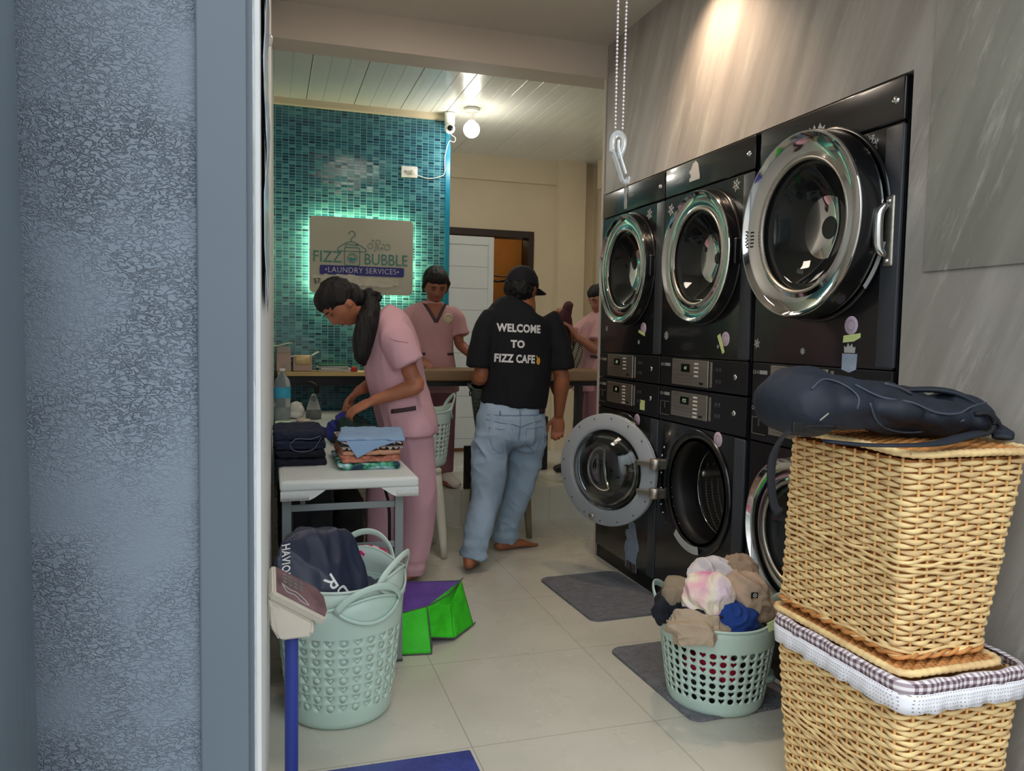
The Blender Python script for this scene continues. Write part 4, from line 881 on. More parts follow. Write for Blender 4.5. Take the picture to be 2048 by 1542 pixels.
# ---------------------------------------------------------------- perforated baskets
def basket(x, y, z, r0, r1, h, label, rows, cols, z_lo, z_hi, m, handles=(0, PI), hh=.10, group=None, hole=.36, hearts=True, lowrim=0, closed=False, twist=0):
    root = thing('laundry_basket', label, 'basket', (x, y, z), 0, group)
    bm = B(); NP = 16; t_ = .0022
    def surf(u, v, off=0):     # u turns, v = height
        f = max(0, min(1, v/h)); r = r0+(r1-r0)*f**.85+off
        if v < .02: r -= .012*(1-v/.02)**2
        a = u*2*PI+twist
        return V((x+r*math.cos(a), y+r*math.sin(a), z+v))
    def heart(t): # t 0..1 -> unit shape
        a = 2*PI*t; X = 16*math.sin(a)**3; Y = 13*math.cos(a)-5*math.cos(2*a)-2*math.cos(3*a)-math.cos(4*a); return X/17, Y/17+.12
    cell_w = 1/cols; cell_h = (z_hi-z_lo)/rows; circ = 2*PI*(r0+r1)/2
    cache = {}
    def V_(u, v):
        key = (round((u % 1)*1e5) % 100000, round(v*1e6))
        if key not in cache: cache[key] = bm.verts.new(surf(u, v))
        return cache[key]
    def square(i, j):
        o = []
        for k in range(NP):
            q = k/NP*4; s_ = int(q); f = q-s_
            # start top-centre, clockwise
            pts = [(0, 1), (1, 1), (1, 0), (1, -1), (0, -1), (-1, -1), (-1, 0), (-1, 1)]
            a = pts[(k//2) % 8]; b_ = pts[(k//2+1) % 8]; w_ = (k % 2)*.5
            o.append((a[0]*(1-w_)+b_[0]*w_, a[1]*(1-w_)+b_[1]*w_))
        return o
    SQ = square(0, 0)
    for j in range(rows):
        for i in range(cols):
            uc, vc = (i+.5)*cell_w, z_lo+(j+.5)*cell_h
            outer = [V_(uc+p[0]*cell_w/2, vc+p[1]*cell_h/2) for p in SQ]
            sw = hole*min(cell_w*circ, cell_h)
            inner = []
            for k in range(NP):
                if hearts and (i+j) % 2 == 0: X, Y = heart(k/NP); X *= 1.05; Y *= 1.05
                else: a = PI/2-2*PI*k/NP; X, Y = math.cos(a), math.sin(a)
                inner.append((uc+X*sw/circ, vc+Y*sw))
            iv = [bm.verts.new(surf(a, b_)) for a, b_ in inner]
            for k in range(NP):
                q = (k+1) % NP; bm.faces.new((outer[k], outer[q], iv[q], iv[k]))
            if closed: bm.faces.new([bm.verts.new(surf(a, b_, -.0025)) for a, b_ in inner])
    # plain bands below and above the holes use the same rim vertices
    us = []
    for i in range(cols):
        for w_ in range(4): us.append((i+w_/4)*cell_w)
    def band(vs):
        for v0, v1 in zip(vs, vs[1:]):
            for k in range(len(us)):
                a, b_ = us[k], us[(k+1) % len(us)]; bm.faces.new((V_(a, v0), V_(b_, v0), V_(b_, v1), V_(a, v1)))
    band([0, .006, .014, .024, z_lo]); 
    # wavy rim
    top = []
    for v in (.33, .66, 1.0):
        row = []
        for u in us:
            a = u*2*PI; lift = max(0, max(math.cos(a+twist-hd_) for hd_ in handles))**6*.035-lowrim
            row.append(bm.verts.new(surf(u, z_hi+(h-z_hi)*v+lift*v)))
        top.append(row)
    prev = [V_(u, z_hi) for u in us]
    for row in top:
        for k in range(len(us)): q = (k+1) % len(us); bm.faces.new((prev[k], prev[q], row[q], row[k]))
        prev = row
    rimpts = [v.co.copy() for v in prev]
    cen = bm.verts.new((x, y, z+.006))
    for k in range(len(us)): bm.faces.new((V_(us[(k+1) % len(us)], 0), V_(us[k], 0), cen))
    bmesh.ops.remove_doubles(bm, verts=bm.verts, dist=1e-6)
    o = obj('basket_body', bm, m, root, True); md = o.modifiers.new('t', 'SOLIDIFY'); md.thickness = .004; md.offset = -1
    bm = B(); tube(bm, rimpts, .0045, 8, (0, 0, 1), closed=True); obj('rim', bm, m, root, True)
    for hd_ in handles:
        bm = B(); pts = []
        for k in range(13):
            t = k/12; a = hd_+(t-.5)*1.15; r = r1+.006+.012*math.sin(PI*t); zz = z+h-.018+.03+(hh)*math.sin(PI*t)**.7-.012-lowrim*.6
            pts.append((x+r*math.cos(a), y+r*math.sin(a), zz))
        tube(bm, pts, [(.011, .004)]*13, 10, (0, 0, 1), k=2); obj('handle', bm, m, root, True)
        bm = B(); pts = []
        for k in range(13):
            t = k/12; a = hd_+(t-.5)*1.1; r = r1+.004; zz = z+h-.018-.045*math.sin(PI*t)**.8+.02
            pts.append((x+r*math.cos(a), y+r*math.sin(a), zz))
        tube(bm, pts, [(.006, .004)]*13, 8, (0, 0, 1), k=2); obj('handle_lip', bm, m, root, True)
    return root
basket(.218, 2.515, 0, .160, .203, .385, 'mint plastic basket nearest the left wall, standing before the folding table', 8, 28, .062, .300, M_green, (-1.15, PI*.70), .070, hole=.37, closed=True, group=None, twist=.08)
basket(.225, 2.525, .055, .163, .198, .385, 'pale mint basket nested inside the left basket with raised handles', 6, 30, .10, .27, M_green2, (1.05, -.55), .085, hole=.30, twist=.3)
basket(1.445, 2.255, 0, .155, .198, .300, 'mint basket heaped with dirty clothes beside the wicker hampers', 7, 36, .050, .228, M_green, (-.55, PI*.80), .070, hole=.41)
basket(.80, 4.22, .497, .135, .165, .30, 'mint basket standing on the ivory stool behind the woman in pink', 8, 30, .05, .24, M_green2, (0, 2.6), .085, hole=.38)
basket(1.33, 4.50, .622, .14, .18, .27, 'dark grey-green basket on the olive stool behind the man in black', 7, 30, .05, .22, mat('grey_green_plastic', (88, 98, 92), .5), (0, 2.6), .03, hole=.40)
# ---------------------------------------------------------------- wicker hampers
def per(t, x0, x1, y0, y1, r):
    """point and outward normal on a rounded rectangle, t in turns"""
    a, b_ = (x1-x0)-2*r, (y1-y0)-2*r; q = PI*r/2; Lt = 2*a+2*b_+4*q; s = (t % 1)*Lt
    segs = (('l', a, V((x0+r, y0, 0)), V((1, 0, 0)), V((0, -1, 0))), ('c', q, V((x1-r, y0+r, 0)), -PI/2), ('l', b_, V((x1, y0+r, 0)), V((0, 1, 0)), V((1, 0, 0))), ('c', q, V((x1-r, y1-r, 0)), 0),
            ('l', a, V((x1-r, y1, 0)), V((-1, 0, 0)), V((0, 1, 0))), ('c', q, V((x0+r, y1-r, 0)), PI/2), ('l', b_, V((x0, y1-r, 0)), V((0, -1, 0)), V((-1, 0, 0))), ('c', q, V((x0+r, y0+r, 0)), PI))
    for g in segs:
        if s <= g[1]+1e-9:
            if g[0] == 'l': return g[2]+g[3]*s, g[4]
            an = g[3]+s/r; n = V((math.cos(an), math.sin(an), 0)); return g[2]+n*r, n
        s -= g[1]
    return per(.9999, x0, x1, y0, y1, r)
def hamper(name, label, z0, z1, top, bot, bands, NS=40, rowh=.0124, seed=0):
    root = thing(name, label, 'hamper', ((top[0]+top[1])/2, (top[2]+top[3])/2, z0), 0, 'stacked wicker hampers')
    rnd = random.Random(seed)
    def dims(z): f = (z-z0)/(z1-z0); return [bot[i]+(top[i]-bot[i])*f for i in range(4)]+[.028]
    bm = B(); z = z0+.012; j = 0; KP = 4
    while z < z1-.012:
        inb = any(a < z < b_ for a, b_ in bands); pts, rad = [], []
        for k in range(NS*KP):
            t = k/(NS*KP); p, n = per(t, *dims(z)); ph = PI*(k/KP+j)
            off = .0042*math.cos(ph); zz = z+.0010*math.sin(ph*1.0+j*1.7)+.0006*math.sin(k*.7+j)
            thick = .0052+.0012*math.cos(ph)
            if inb: off = .004+.002*math.cos(ph*.5+j); zz = z+.004*math.sin(ph*.5+j*PI/2); thick = .0044
            pts.append(p+n*off+V((0, 0, zz))); rad.append((thick, .0030))
        tube(bm, pts, rad, 6, (0, 0, 1), closed=True)
        z += rowh*(.62 if inb else 1)*(1+.05*rnd.uniform(-1, 1)); j += 1
    obj('woven_body', bm, M_wicker, root, True)
    bm = B()
    for k in range(NS):
        pts = []
        for i in range(9):
            z = z0+.004+(z1-z0-.008)*i/8; p, n = per(k/NS, *dims(z)); pts.append(p+V((0, 0, z)))
        tube(bm, pts, .0034, 6)
    obj('stakes', bm, M_stake, root, True)
    # dark inside lining so the weave has a back
    bm = B(); n_ = 96; rings = []
    for z in (z0+.005, z1-.008):
        d_ = dims(z); ring = []
        for k in range(n_): p, n = per(k/n_, *d_); p = p-n*.0075; ring.append(bm.verts.new((p.x, p.y, z)))
        rings.append(ring)
    for k in range(n_): bm.faces.new((rings[0][k], rings[0][(k+1) % n_], rings[1][(k+1) % n_], rings[1][k]))
    bm.faces.new(rings[0]); obj('inner_wall', bm, M_wicker2, root, True)
    # braided foot
    bm = B(); d_ = dims(z0)
    for s_ in (0, PI):
        pts = []
        for k in range(240): p, n = per(k/240, *d_); a = k*.45+s_; pts.append(p+n*(.004+.005*math.cos(a))+V((0, 0, z0+.010+.005*math.sin(a))))
        tube(bm, pts, .005, 6, (0, 0, 1), closed=True)
    obj('braided_foot', bm, M_wicker2, root, True)
    return root, dims
def lid(root, x0, x1, y0, y1, z, sag, r=.04, bow=0):
    def zz(p): u = (p.x-x0)/(x1-x0); v = (p.y-y0)/(y1-y0); return z+sag*(math.sin(PI*v)+.35*math.sin(PI*u))+bow*(v-.5)
    bm = B(); n_ = 220; pts, rad = [], []
    for k in range(n_): p, n = per(k/n_, x0, x1, y0, y1, r); pts.append(V((p.x, p.y, zz(p)))); rad.append((.0085+.0012*math.sin(k*2.2), .0095+.0012*math.sin(k*2.2)))
    tube(bm, pts, rad, 8, (0, 0, 1), closed=True); rim = obj('lid_rim', bm, M_wicker, root, True)
    bm = B(); i = 0; y = y0+.012
    while y < y1-.008:
        pts = []
        for k in range(33):
            x = x0+.008+(x1-x0-.016)*k/32; p = V((x, y, 0)); pts.append(V((x, y, zz(p)-.002+.0035*math.cos(PI*(k/2+i)))))
        tube(bm, pts, [(.0032, .0052)]*33, 6, (0, 0, 1)); y += .0115; i += 1
    for k in range(1, 16):
        x = x0+.008+(x1-x0-.016)*k/16; tube(bm, [V((x, y_, zz(V((x, y_, 0)))-.002)) for y_ in [y0+.01+(y1-y0-.02)*q/12 for q in range(13)]], .0036, 6)
    obj('lid_weave', bm, M_wicker2, rim, True)
M_ging = mat('gingham', (222, 214, 216), .85); 
def _g(m):
    b = m.node_tree.nodes['Principled BSDF']; t_ = N(m, 'ShaderNodeTexCoord'); s = N(m, 'ShaderNodeSeparateXYZ'); L(m, t_.outputs['Object'], s.inputs[0])
    u = math_node(m, 'GREATER_THAN', math_node(m, 'FRACT', math_node(m, 'DIVIDE', math_node(m, 'ADD', s.outputs['X'], s.outputs['Y']), .0155)), .5); v = math_node(m, 'GREATER_THAN', math_node(m, 'FRACT', math_node(m, 'DIVIDE', s.outputs['Z'], .0155)), .5)
    f = math_node(m, 'MULTIPLY', math_node(m, 'ADD', u, v), .5); r = N(m, 'ShaderNodeValToRGB'); el = r.color_ramp.elements; el[0].color = srgb((232, 226, 228)); el[1].color = srgb((96, 76, 84)); k = el.new(.5); k.color = srgb((168, 152, 160)); L(m, f, r.inputs[0]); L(m, r.outputs[0], b.inputs['Base Color'])
_g(M_ging)
def lace():
    m = mat('white_lace', (236, 236, 244), .8); b = m.node_tree.nodes['Principled BSDF']; t_ = N(m, 'ShaderNodeTexCoord'); s = N(m, 'ShaderNodeSeparateXYZ'); L(m, t_.outputs['Object'], s.inputs[0])
    u = math_node(m, 'SUBTRACT', math_node(m, 'FRACT', math_node(m, 'DIVIDE', math_node(m, 'ADD', s.outputs['X'], s.outputs['Y']), .0072)), .5); v = math_node(m, 'SUBTRACT', math_node(m, 'FRACT', math_node(m, 'DIVIDE', s.outputs['Z'], .0085)), .5)
    d_ = math_node(m, 'ADD', math_node(m, 'MULTIPLY', u, u), math_node(m, 'MULTIPLY', v, v)); f = math_node(m, 'LESS_THAN', d_, .028)
    mx = N(m, 'ShaderNodeMix', data_type='RGBA'); L(m, f, mx.inputs[0]); mx.inputs[6].default_value = srgb((238, 238, 246)); mx.inputs[7].default_value = srgb((150, 140, 132)); L(m, mx.outputs[2], b.inputs['Base Color']); return m
M_lace = lace()
LT = (1.315, 1.66, 1.315, 1.770)
hL, dimL = hamper('wicker_hamper', 'lower wicker hamper with gingham and lace lining hanging over its rim', 0, .470, LT, (1.345, 1.63, 1.35, 1.74), [(.20, .245)], seed=1)
bm = B(); n_ = 260; rows = ((.000, .484), (.010, .487), (.016, .478), (.016, .462), (.013, .452)); rg = []
for off, z in rows:
    ring = []
    for k in range(n_): p, n = per(k/n_, *LT, .04); w_ = .0016*math.sin(k*.55)+.0014*math.sin(k*.23); p = p+n*(off+w_); ring.append(bm.verts.new((p.x, p.y, z+.0015*math.sin(k*.31))))
    rg.append(ring)
for a, c in zip(rg, rg[1:]):
    for k in range(n_): bm.faces.new((a[k], a[(k+1) % n_], c[(k+1) % n_], c[k]))
cl = obj('gingham_lining', bm, M_ging, hL, True); md = cl.modifiers.new('t', 'SOLIDIFY'); md.thickness = .002
bm = B(); rg = []
for j, (off, z) in enumerate(((.0165, .458), (.019, .446), (.018, .432), (.019, .418))):
    ring = []
    for k in range(n_): p, n = per(k/n_, *LT, .04); w_ = .0022*math.sin(k*.37)+.0016*math.sin(k*.91+j); p = p+n*(off+w_*j*.4); ring.append(bm.verts.new((p.x, p.y, z-(.0045*abs(math.sin(k*PI/10)) if j == 3 else 0))))
    rg.append(ring)
for a, c in zip(rg, rg[1:]):
    for k in range(n_): bm.faces.new((a[k], a[(k+1) % n_], c[(k+1) % n_], c[k]))
o = obj('lace_trim', bm, M_lace, cl, True); md = o.modifiers.new('t', 'SOLIDIFY'); md.thickness = .0012
lid(hL, 1.318, 1.606, 1.325, 1.790, .494, .0, .035)
UT = (1.312, 1.652, 1.330, 1.735)
hU, dimU = hamper('wicker_hamper', 'upper wicker hamper of the stack, lid shut under the dark backpack', .505, .972, UT, (1.345, 1.592, 1.365, 1.800), [(.705, .745), (.51, .53)], seed=2)
lid(hU, 1.302, 1.662, 1.318, 1.745, .980, .006, .05, .004)
bm = B(); tube(bm, [(1.64, 1.40, .962), (1.668, 1.40, .968), (1.678, 1.44, .97), (1.668, 1.48, .968), (1.64, 1.48, .962)], .006, 8, k=4); obj('side_handle', bm, M_wicker, hU, True)

# ---------------------------------------------------------------- backpack on the hamper
bp = thing('backpack', 'empty dark navy backpack lying slumped on top of the upper wicker hamper', 'backpack', (1.4, 1.55, .99))
M_bp = mat('backpack_fabric', (25, 33, 46), .62, var=(18, .18), bump=(260, .15)); M_bp2 = mat('backpack_black', (14, 16, 22), .7)
bm = B()
for c_, r, rz, ry in (((1.19, 1.56, 1.072), (.085, .13, .080), .1, 0), ((1.27, 1.55, 1.075), (.12, .13, .062), -.05, .1), ((1.38, 1.53, 1.062), (.13, .125, .054), -.15, .1), ((1.49, 1.51, 1.045), (.12, .12, .048), -.2, .15), ((1.585, 1.50, 1.040), (.085, .10, .046), 0, .1), ((1.50, 1.60, 1.062), (.10, .08, .045), 0, 0)):
    ellipsoid(bm, c_, r, Matrix.Rotation(rz, 3, 'Z') @ Matrix.Rotation(ry, 3, 'Y'), 24)
body = obj('backpack_body', bm, M_bp, bp, True); bake(body, .007, 7)
def bpf(p, n):
    return creases(.016, 7, (.6, 1.2, 1.3), 2)(p, n)+.008*noise.noise(p*7)
    a = ridged(V((p.x*.45, p.y*1.6, p.z*2.0)), 9); b_ = ridged(V((p.x*.8+3, p.y*2.2, p.z)), 15)
    return .016*(max(0, a)**2-.35)+.008*(max(0, b_)**2-.4)+.010*noise.noise(p*7)
displace(body, bpf)
for v in body.data.vertices:
    q = mworld(body) @ v.co
    if q.z < .992 and 1.28 < q.x < 1.66: v.co.z += .992-q.z
def drape(parent, bm_name, pts, rad, m, n=8, k=4, lat=(0, 0, 1)):
    bm = B(); tube(bm, pts, rad, n, lat, k=k); return obj(bm_name, bm, m, parent, True)
def onto(o, p, d, off=.002):
    M_ = mworld(o).inverted(); bt = bvhtree.BVHTree.FromPolygons([v.co for v in o.data.vertices], [f.vertices for f in o.data.polygons])
    r = bt.ray_cast(M_ @ V(p), V(d)); return (mworld(o) @ r[0])-V(d)*off if r[0] else None
def seam(parent, surf, ps, d, rad, m, name, k=4, off=.002):
    q = [onto(surf, p, d, off) for p in ps]; q = [x for x in q if x is not None]
    if len(q) < 2: return None
    bm = B(); tube(bm, q, rad, 6, k=k); return obj(name, bm, m, parent, True)
M_zip = mat('zip_grey', (62, 72, 86), .5)
dv = V((.25, .93, -.28)).normalized()
def bpts(l): return [V((x, 1.1, z+.12)) for x, z in l]
seam(body, body, bpts([(1.06, 1.10), (1.10, 1.125), (1.15, 1.11), (1.17, 1.075), (1.165, 1.045)]), dv, .0026, M_zip, 'pocket_zip')
seam(body, body, bpts([(1.18, 1.11), (1.24, 1.075), (1.30, 1.055), (1.36, 1.03), (1.42, 1.025), (1.48, 1.045), (1.54, 1.058), (1.60, 1.05)]), dv, .0028, M_zip, 'main_zip')
seam(body, body, bpts([(1.20, 1.06), (1.23, 1.02), (1.28, 1.0), (1.36, .995), (1.44, 1.01)]), dv, .0026, M_zip, 'side_zip')
seam(body, body, bpts([(1.27, 1.115), (1.31, 1.105), (1.35, 1.09)]), dv, .0036, mat('dark_grey_rubber', (70, 72, 80), .5), 'front_badge', off=.003)
bm = B(); tube(bm, [(1.155, 1.40, 1.062), (1.13, 1.395, 1.048)], .0018, 6); obj('zip_pull', bm, M_steel, body)
drape(bp, 'shoulder_strap', [(1.16, 1.42, 1.00), (1.22, 1.36, .998), (1.30, 1.312, 1.002), (1.38, 1.318, 1.004), (1.46, 1.34, 1.012), (1.54, 1.36, 1.018)], [(.004, .016), (.004, .017), (.004, .018), (.005, .02), (.005, .022), (.005, .02)], M_bp)
drape(bp, 'shoulder_strap', [(1.44, 1.58, 1.085), (1.50, 1.52, 1.104), (1.57, 1.47, 1.10), (1.625, 1.43, 1.06), (1.655, 1.41, 1.02), (1.64, 1.39, .998)], [(.006, .02), (.007, .026), (.008, .028), (.008, .028), (.007, .026), (.006, .022)], M_bp)
drape(bp, 'carry_loop', [(1.56, 1.40, 1.055), (1.585, 1.385, 1.058), (1.60, 1.38, 1.035), (1.585, 1.385, 1.012), (1.56, 1.40, 1.01)], [(.006, .009)]*5, M_bp2)
drape(bp, 'hanging_strap', [(1.19, 1.42, 1.03), (1.13, 1.43, 1.032), (1.075, 1.435, 1.015), (1.05, 1.44, .97), (1.045, 1.44, .92), (1.055, 1.44, .86), (1.07, 1.44, .84)], [(.006, .006), (.0025, .010), (.0025, .010), (.010, .0025), (.010, .0025), (.010, .0025), (.012, .005)], M_bp2, lat=None)
bm = B(); box(bm, 1.083, 1.115, 1.422, 1.430, 1.018, 1.042, .003); obj('strap_buckle', bm, M_dark, bp)

# ---------------------------------------------------------------- weighing scale
sc = thing('weighing_scale', 'platform weighing scale with blue pole and beige display at the doorway', 'scale', (.30, 1.8, 0))
M_bl = mat('scale_blue', (50, 66, 150), .45, var=(5, .12)); M_beige = mat('scale_beige', (206, 198, 184), .45, var=(8, .05)); M_bl2 = mat('scale_platform_blue', (56, 66, 142), .35, var=(25, .18), bump=(25, .3))
bm = B(); box(bm, .095, .518, 1.56, 1.978, .052, .10, .006, 2); obj('platform', bm, M_bl2, sc, 'auto')
bm = B(); box(bm, .12, .49, 1.60, 1.94, .022, .052); obj('platform_frame', bm, M_dark, sc)
for x in (.14, .47):
    for y in (1.62, 1.92):
        bm = B(); lathe(bm, [(0, .024), (.016, .024), (.018, 0), (0, 0)], (x, y, 0), n=16); obj('foot', bm, M_dark, sc)
bm = B(); cyl(bm, (.052, 1.975, .05), (.052, 1.975, .475), .0165, 28); obj('pole', bm, M_bl, sc, 'auto')
bm = B(); box(bm, .03, .16, 1.95, 1.972, .03, .055, .003); obj('pole_bracket', bm, M_dark, sc)
P0 = V((.008, 1.925, .592)); A_ = V((.125, 0, -.079)); Bv = V((-.001, .085, .043)); Nn = A_.cross(Bv).normalized()
def hull(bm, pts):
    vs = [bm.verts.new(p) for p in pts]; bmesh.ops.convex_hull(bm, input=vs)
    bmesh.ops.dissolve_limit(bm, angle_limit=.02, verts=bm.verts, edges=bm.edges)
def pl(a, b_, n): return P0+A_*a+Bv*b_+Nn*n
bm = B(); hull(bm, [pl(a, b_, n) for n in (0, -.024) for a, b_ in ((0, 0), (1, 0), (1.06, .30), (1.03, .8), (.86, 1), (0, 1))]); bmesh.ops.bevel(bm, geom=bm.edges[:], offset=.004, segments=2, affect='EDGES'); hd = obj('display_head', bm, M_beige, sc, 'auto')
bm = B(); hull(bm, [pl(a, b_, .001) for a, b_ in ((.06, .06), (.97, .06), (1.02, .30), (.98, .76), (.84, .94), (.06, .94))]+[pl(a, b_, .003) for a, b_ in ((.06, .06), (.97, .06), (1.02, .30), (.98, .76), (.84, .94), (.06, .94))]); fp = obj('display_panel', bm, mat('display_brownish', (112, 84, 90), .22, var=(20, .35), coat=.6), hd)
for i in range(4):
    for j in range(3):
        bm = B(); a, b_ = .18+i*.105, .50+j*.13; vs = [pl(a+p, b_+q, .0034) for p, q in ((0, 0), (.075, 0), (.075, .085), (0, .085))]; f = [bm.verts.new(v) for v in vs]; bm.faces.new(f); bmesh.ops.solidify(bm, geom=bm.faces[:], thickness=-.0008); obj('keypad_key', bm, M_mark, fp)
bm = B(); tube(bm, [pl(a, b_, .004) for a, b_ in ((.15, .42), (.30, .34), (.42, .36), (.55, .28), (.66, .12), (.50, .14), (.40, .24), (.25, .22), (.15, .42))], .0012, 6, k=3); obj('coiled_cable', bm, M_sticker, fp, True)
bm = B(); hull(bm, [pl(.02, .02, -.026), pl(.86, .02, -.026), pl(.80, .9, -.026), pl(.02, .9, -.026), V((.000, 1.945, .50)), V((.022, 1.935, .465)), V((.098, 1.935, .468)), V((.112, 1.955, .480)), V((.02, 2.01, .47)), V((.098, 2.01, .47))]); bmesh.ops.bevel(bm, geom=bm.edges[:], offset=.005, segments=2, affect='EDGES'); obj('display_housing', bm, M_beige, sc, 'auto')

# ---------------------------------------------------------------- floor mats
M_mat = mat('grey_mat', (112, 114, 120), .95, var=(40, .18), bump=(90, 1.0))
def floor_mat(x0, x1, y0, y1, rz, label):
    bm = B(); prism(bm, rrect(-(x1-x0)/2, (x1-x0)/2, -(y1-y0)/2, (y1-y0)/2, .04), (0, 0, .001), (1, 0, 0), (0, 1, 0), .010)
    bmesh.ops.bevel(bm, geom=[e for e in bm.edges if all(v.co.z > .01 for v in e.verts)], offset=.004, segments=2, affect='EDGES')
    M_ = Matrix.Translation(((x0+x1)/2, (y0+y1)/2, 0)) @ Matrix.Rotation(rz, 4, 'Z'); bm.transform(M_)
    return single('floor_mat', bm, M_mat, label, 'mat', None, 'auto')
floor_mat(1.30, 1.725, 3.01, 3.62, .05, 'grey bath mat on the tiles before the middle and far washers')
floor_mat(1.27, 1.70, 2.12, 2.72, .04, 'grey bath mat partly under the mint basket of dirty clothes')

# ---------------------------------------------------------------- purple and green bag on the floor
gb = thing('tote_bag', 'bright green and purple non-woven bag lying on the floor behind the table leg', 'bag', (.65, 3.0, 0))
M_gr = mat('bright_green_fabric', (52, 196, 28), .6, var=(9, .12), bump=(120, .3)); M_pu = mat('purple_fabric', (98, 66, 158), .65, var=(9, .12), bump=(120, .3)); M_gseam = mat('dark_grey_seam', (80, 84, 84), .7)
def sheet(bm, c, nu=14, nv=14, amp=.005, sd=0):
    """bilinear patch c = [p00,p10,p11,p01] with soft crumples"""
    c = [V(p) for p in c]; n = (c[1]-c[0]).cross(c[3]-c[0]).normalized(); g = []
    for j in range(nv+1):
        row = []
        for i in range(nu+1):
            u, v = i/nu, j/nv; p = c[0]*(1-u)*(1-v)+c[1]*u*(1-v)+c[2]*u*v+c[3]*(1-u)*v
            w_ = min(u, 1-u, v, 1-v)*4; row.append(bm.verts.new(p+n*amp*min(1, w_)*(noise.noise(p*14+V((sd, 0, 0)))+.6*ridged(p+V((sd, 0, 0)), 20))))
        g.append(row)
    for j in range(nv):
        for i in range(nu): bm.faces.new((g[j][i], g[j][i+1], g[j+1][i+1], g[j+1][i]))
a0, a1, a2, a3 = (.46, 2.90, .150), (.585, 2.935, .158), (.785, 3.20, .165), (.52, 3.24, .165)      # purple top
e0, e1, e2, e3, e4 = (.475, 2.865, .004), (.588, 2.850, .004), (.600, 2.93, .035), (.70, 2.955, .012), (.815, 3.095, .004)
bm = B(); sheet(bm, [a0, a1, a2, a3], amp=.006); o = obj('purple_side', bm, M_pu, gb, True); md = o.modifiers.new('t', 'SOLIDIFY'); md.thickness = .0015
bm = B(); sheet(bm, [e0, e1, a1, a0], amp=.006, sd=1); sheet(bm, [e2, e3, (.70, 3.02, .13), a1], amp=.010, sd=2); sheet(bm, [e3, e4, a2, (.70, 3.02, .13)], amp=.012, sd=3)
sheet(bm, [e1, e2, (.592, 2.935, .09), a1], amp=.003, sd=3); tr = [bm.verts.new(p) for p in (a1, (.70, 3.02, .13), a2)]; bm.faces.new(tr); o = obj('green_side', bm, M_gr, gb, True); md = o.modifiers.new('t', 'SOLIDIFY'); md.thickness = .0015
bm = B(); sheet(bm, [e4, (.52, 3.28, .004), a3, a2], amp=.004, sd=5); sheet(bm, [(.46, 3.2, .004), e0, a0, a3], amp=.004, sd=6); o = obj('back_side', bm, M_gr, gb, True); md = o.modifiers.new('t', 'SOLIDIFY'); md.thickness = .0015
bm = B(); sheet(bm, [(.60, 2.935, .033), (.72, 2.99, .006), (.81, 3.10, .003), (.66, 3.08, .003)], 6, 6, .001); o = obj('lower_purple_side', bm, M_pu, gb, True); md = o.modifiers.new('t', 'SOLIDIFY'); md.thickness = .0015
for path in ([a0, a1, (.70, 3.04, .163), a2, (.795, 3.205, .172)], [e0, e1, (.592, 2.86, .03), e2, e3, e4, (.825, 3.10, .014)], [a1, (.588, 2.90, .10), e1]):
    bm = B(); tube(bm, path, .0028, 6); obj('bound_seam', bm, M_gseam, gb, True)

# ---------------------------------------------------------------- black bag with lettering in the left basket
bb = thing('drawstring_bag', 'dark navy shiny bag with white lettering stuffed in the left basket', 'bag', (.15, 2.5, .40))
M_bag = mat('navy_nylon', (36, 44, 66), .42, var=(10, .15), bump=(200, .1))
pr = [((.030, 2.50, .44), (.085, .07)), ((.075, 2.49, .47), (.10, .08)), ((.12, 2.49, .50), (.1, .08))]
bm = B(); hull(bm, [V(p) for p in ((.018, 2.385, .40), (.016, 2.385, .53), (.030, 2.40, .590), (.085, 2.47, .606), (.235, 2.53, .583), (.262, 2.52, .545), (.290, 2.47, .455), (.300, 2.44, .405), (.235, 2.385, .40), (.10, 2.355, .405), (.20, 2.38, .45), (.09, 2.62, .57), (.24, 2.62, .55), (.30, 2.60, .41), (.03, 2.60, .41))])
bmesh.ops.triangulate(bm, faces=bm.faces); o = obj('bag_body', bm, M_bag, bb, True); bake(o, .0065, 5)
def bf(p, n):
    q = V((p.x*1.2+p.z*.9, p.y, p.z*.45-p.x*.3)); a = ridged(q, 9); return creases(.012, 6.5, (1.3, 1, .5), 1)(p, n)
displace(o, bf); bagbody = o
bm = B()
for c_, r in (((.34, 2.53, .37), (.05, .08, .035)), ((.27, 2.50, .385), (.09, .10, .035)), ((.18, 2.42, .385), (.11, .05, .026)), ((.10, 2.50, .38), (.08, .12, .03))): ellipsoid(bm, c_, r)
o = obj('bag_skirt', bm, M_bag, bb, True); bake(o, .008, 4); displace(o, folds(.012, 12, (1, 1, 1), 3))
def project_text(parent, surf, s, size, origin, ux, uy, d, m, off=.0015, bold=.0, sx=1, name='printed_letters'):
    t_ = text(name, s, size, (0, 0, 0), (1, 0, 0), (0, 1, 0), m, None, 0, bold, sx=sx, spacing=1.08)
    bm = bmesh.new(); bm.from_mesh(t_.data); bmesh.ops.triangulate(bm, faces=bm.faces)
    for _ in range(2):
        bmesh.ops.subdivide_edges(bm, edges=[e for e in bm.edges if e.calc_length() > size*.12], cuts=1); bmesh.ops.triangulate(bm, faces=bm.faces)
    ux = V(ux).normalized(); uy = V(uy).normalized(); d = V(d).normalized()
    Mi = mworld(surf); bt = bvhtree.BVHTree.FromPolygons([Mi @ v.co for v in surf.data.vertices], [f.vertices for f in surf.data.polygons])
    for v in bm.verts:
        p = V(origin)+ux*v.co.x+uy*v.co.y; r = bt.ray_cast(p, d); v.co = (r[0]-d*off) if r[0] else p
    bpy.data.objects.remove(t_); return obj(name, bm, m, parent)
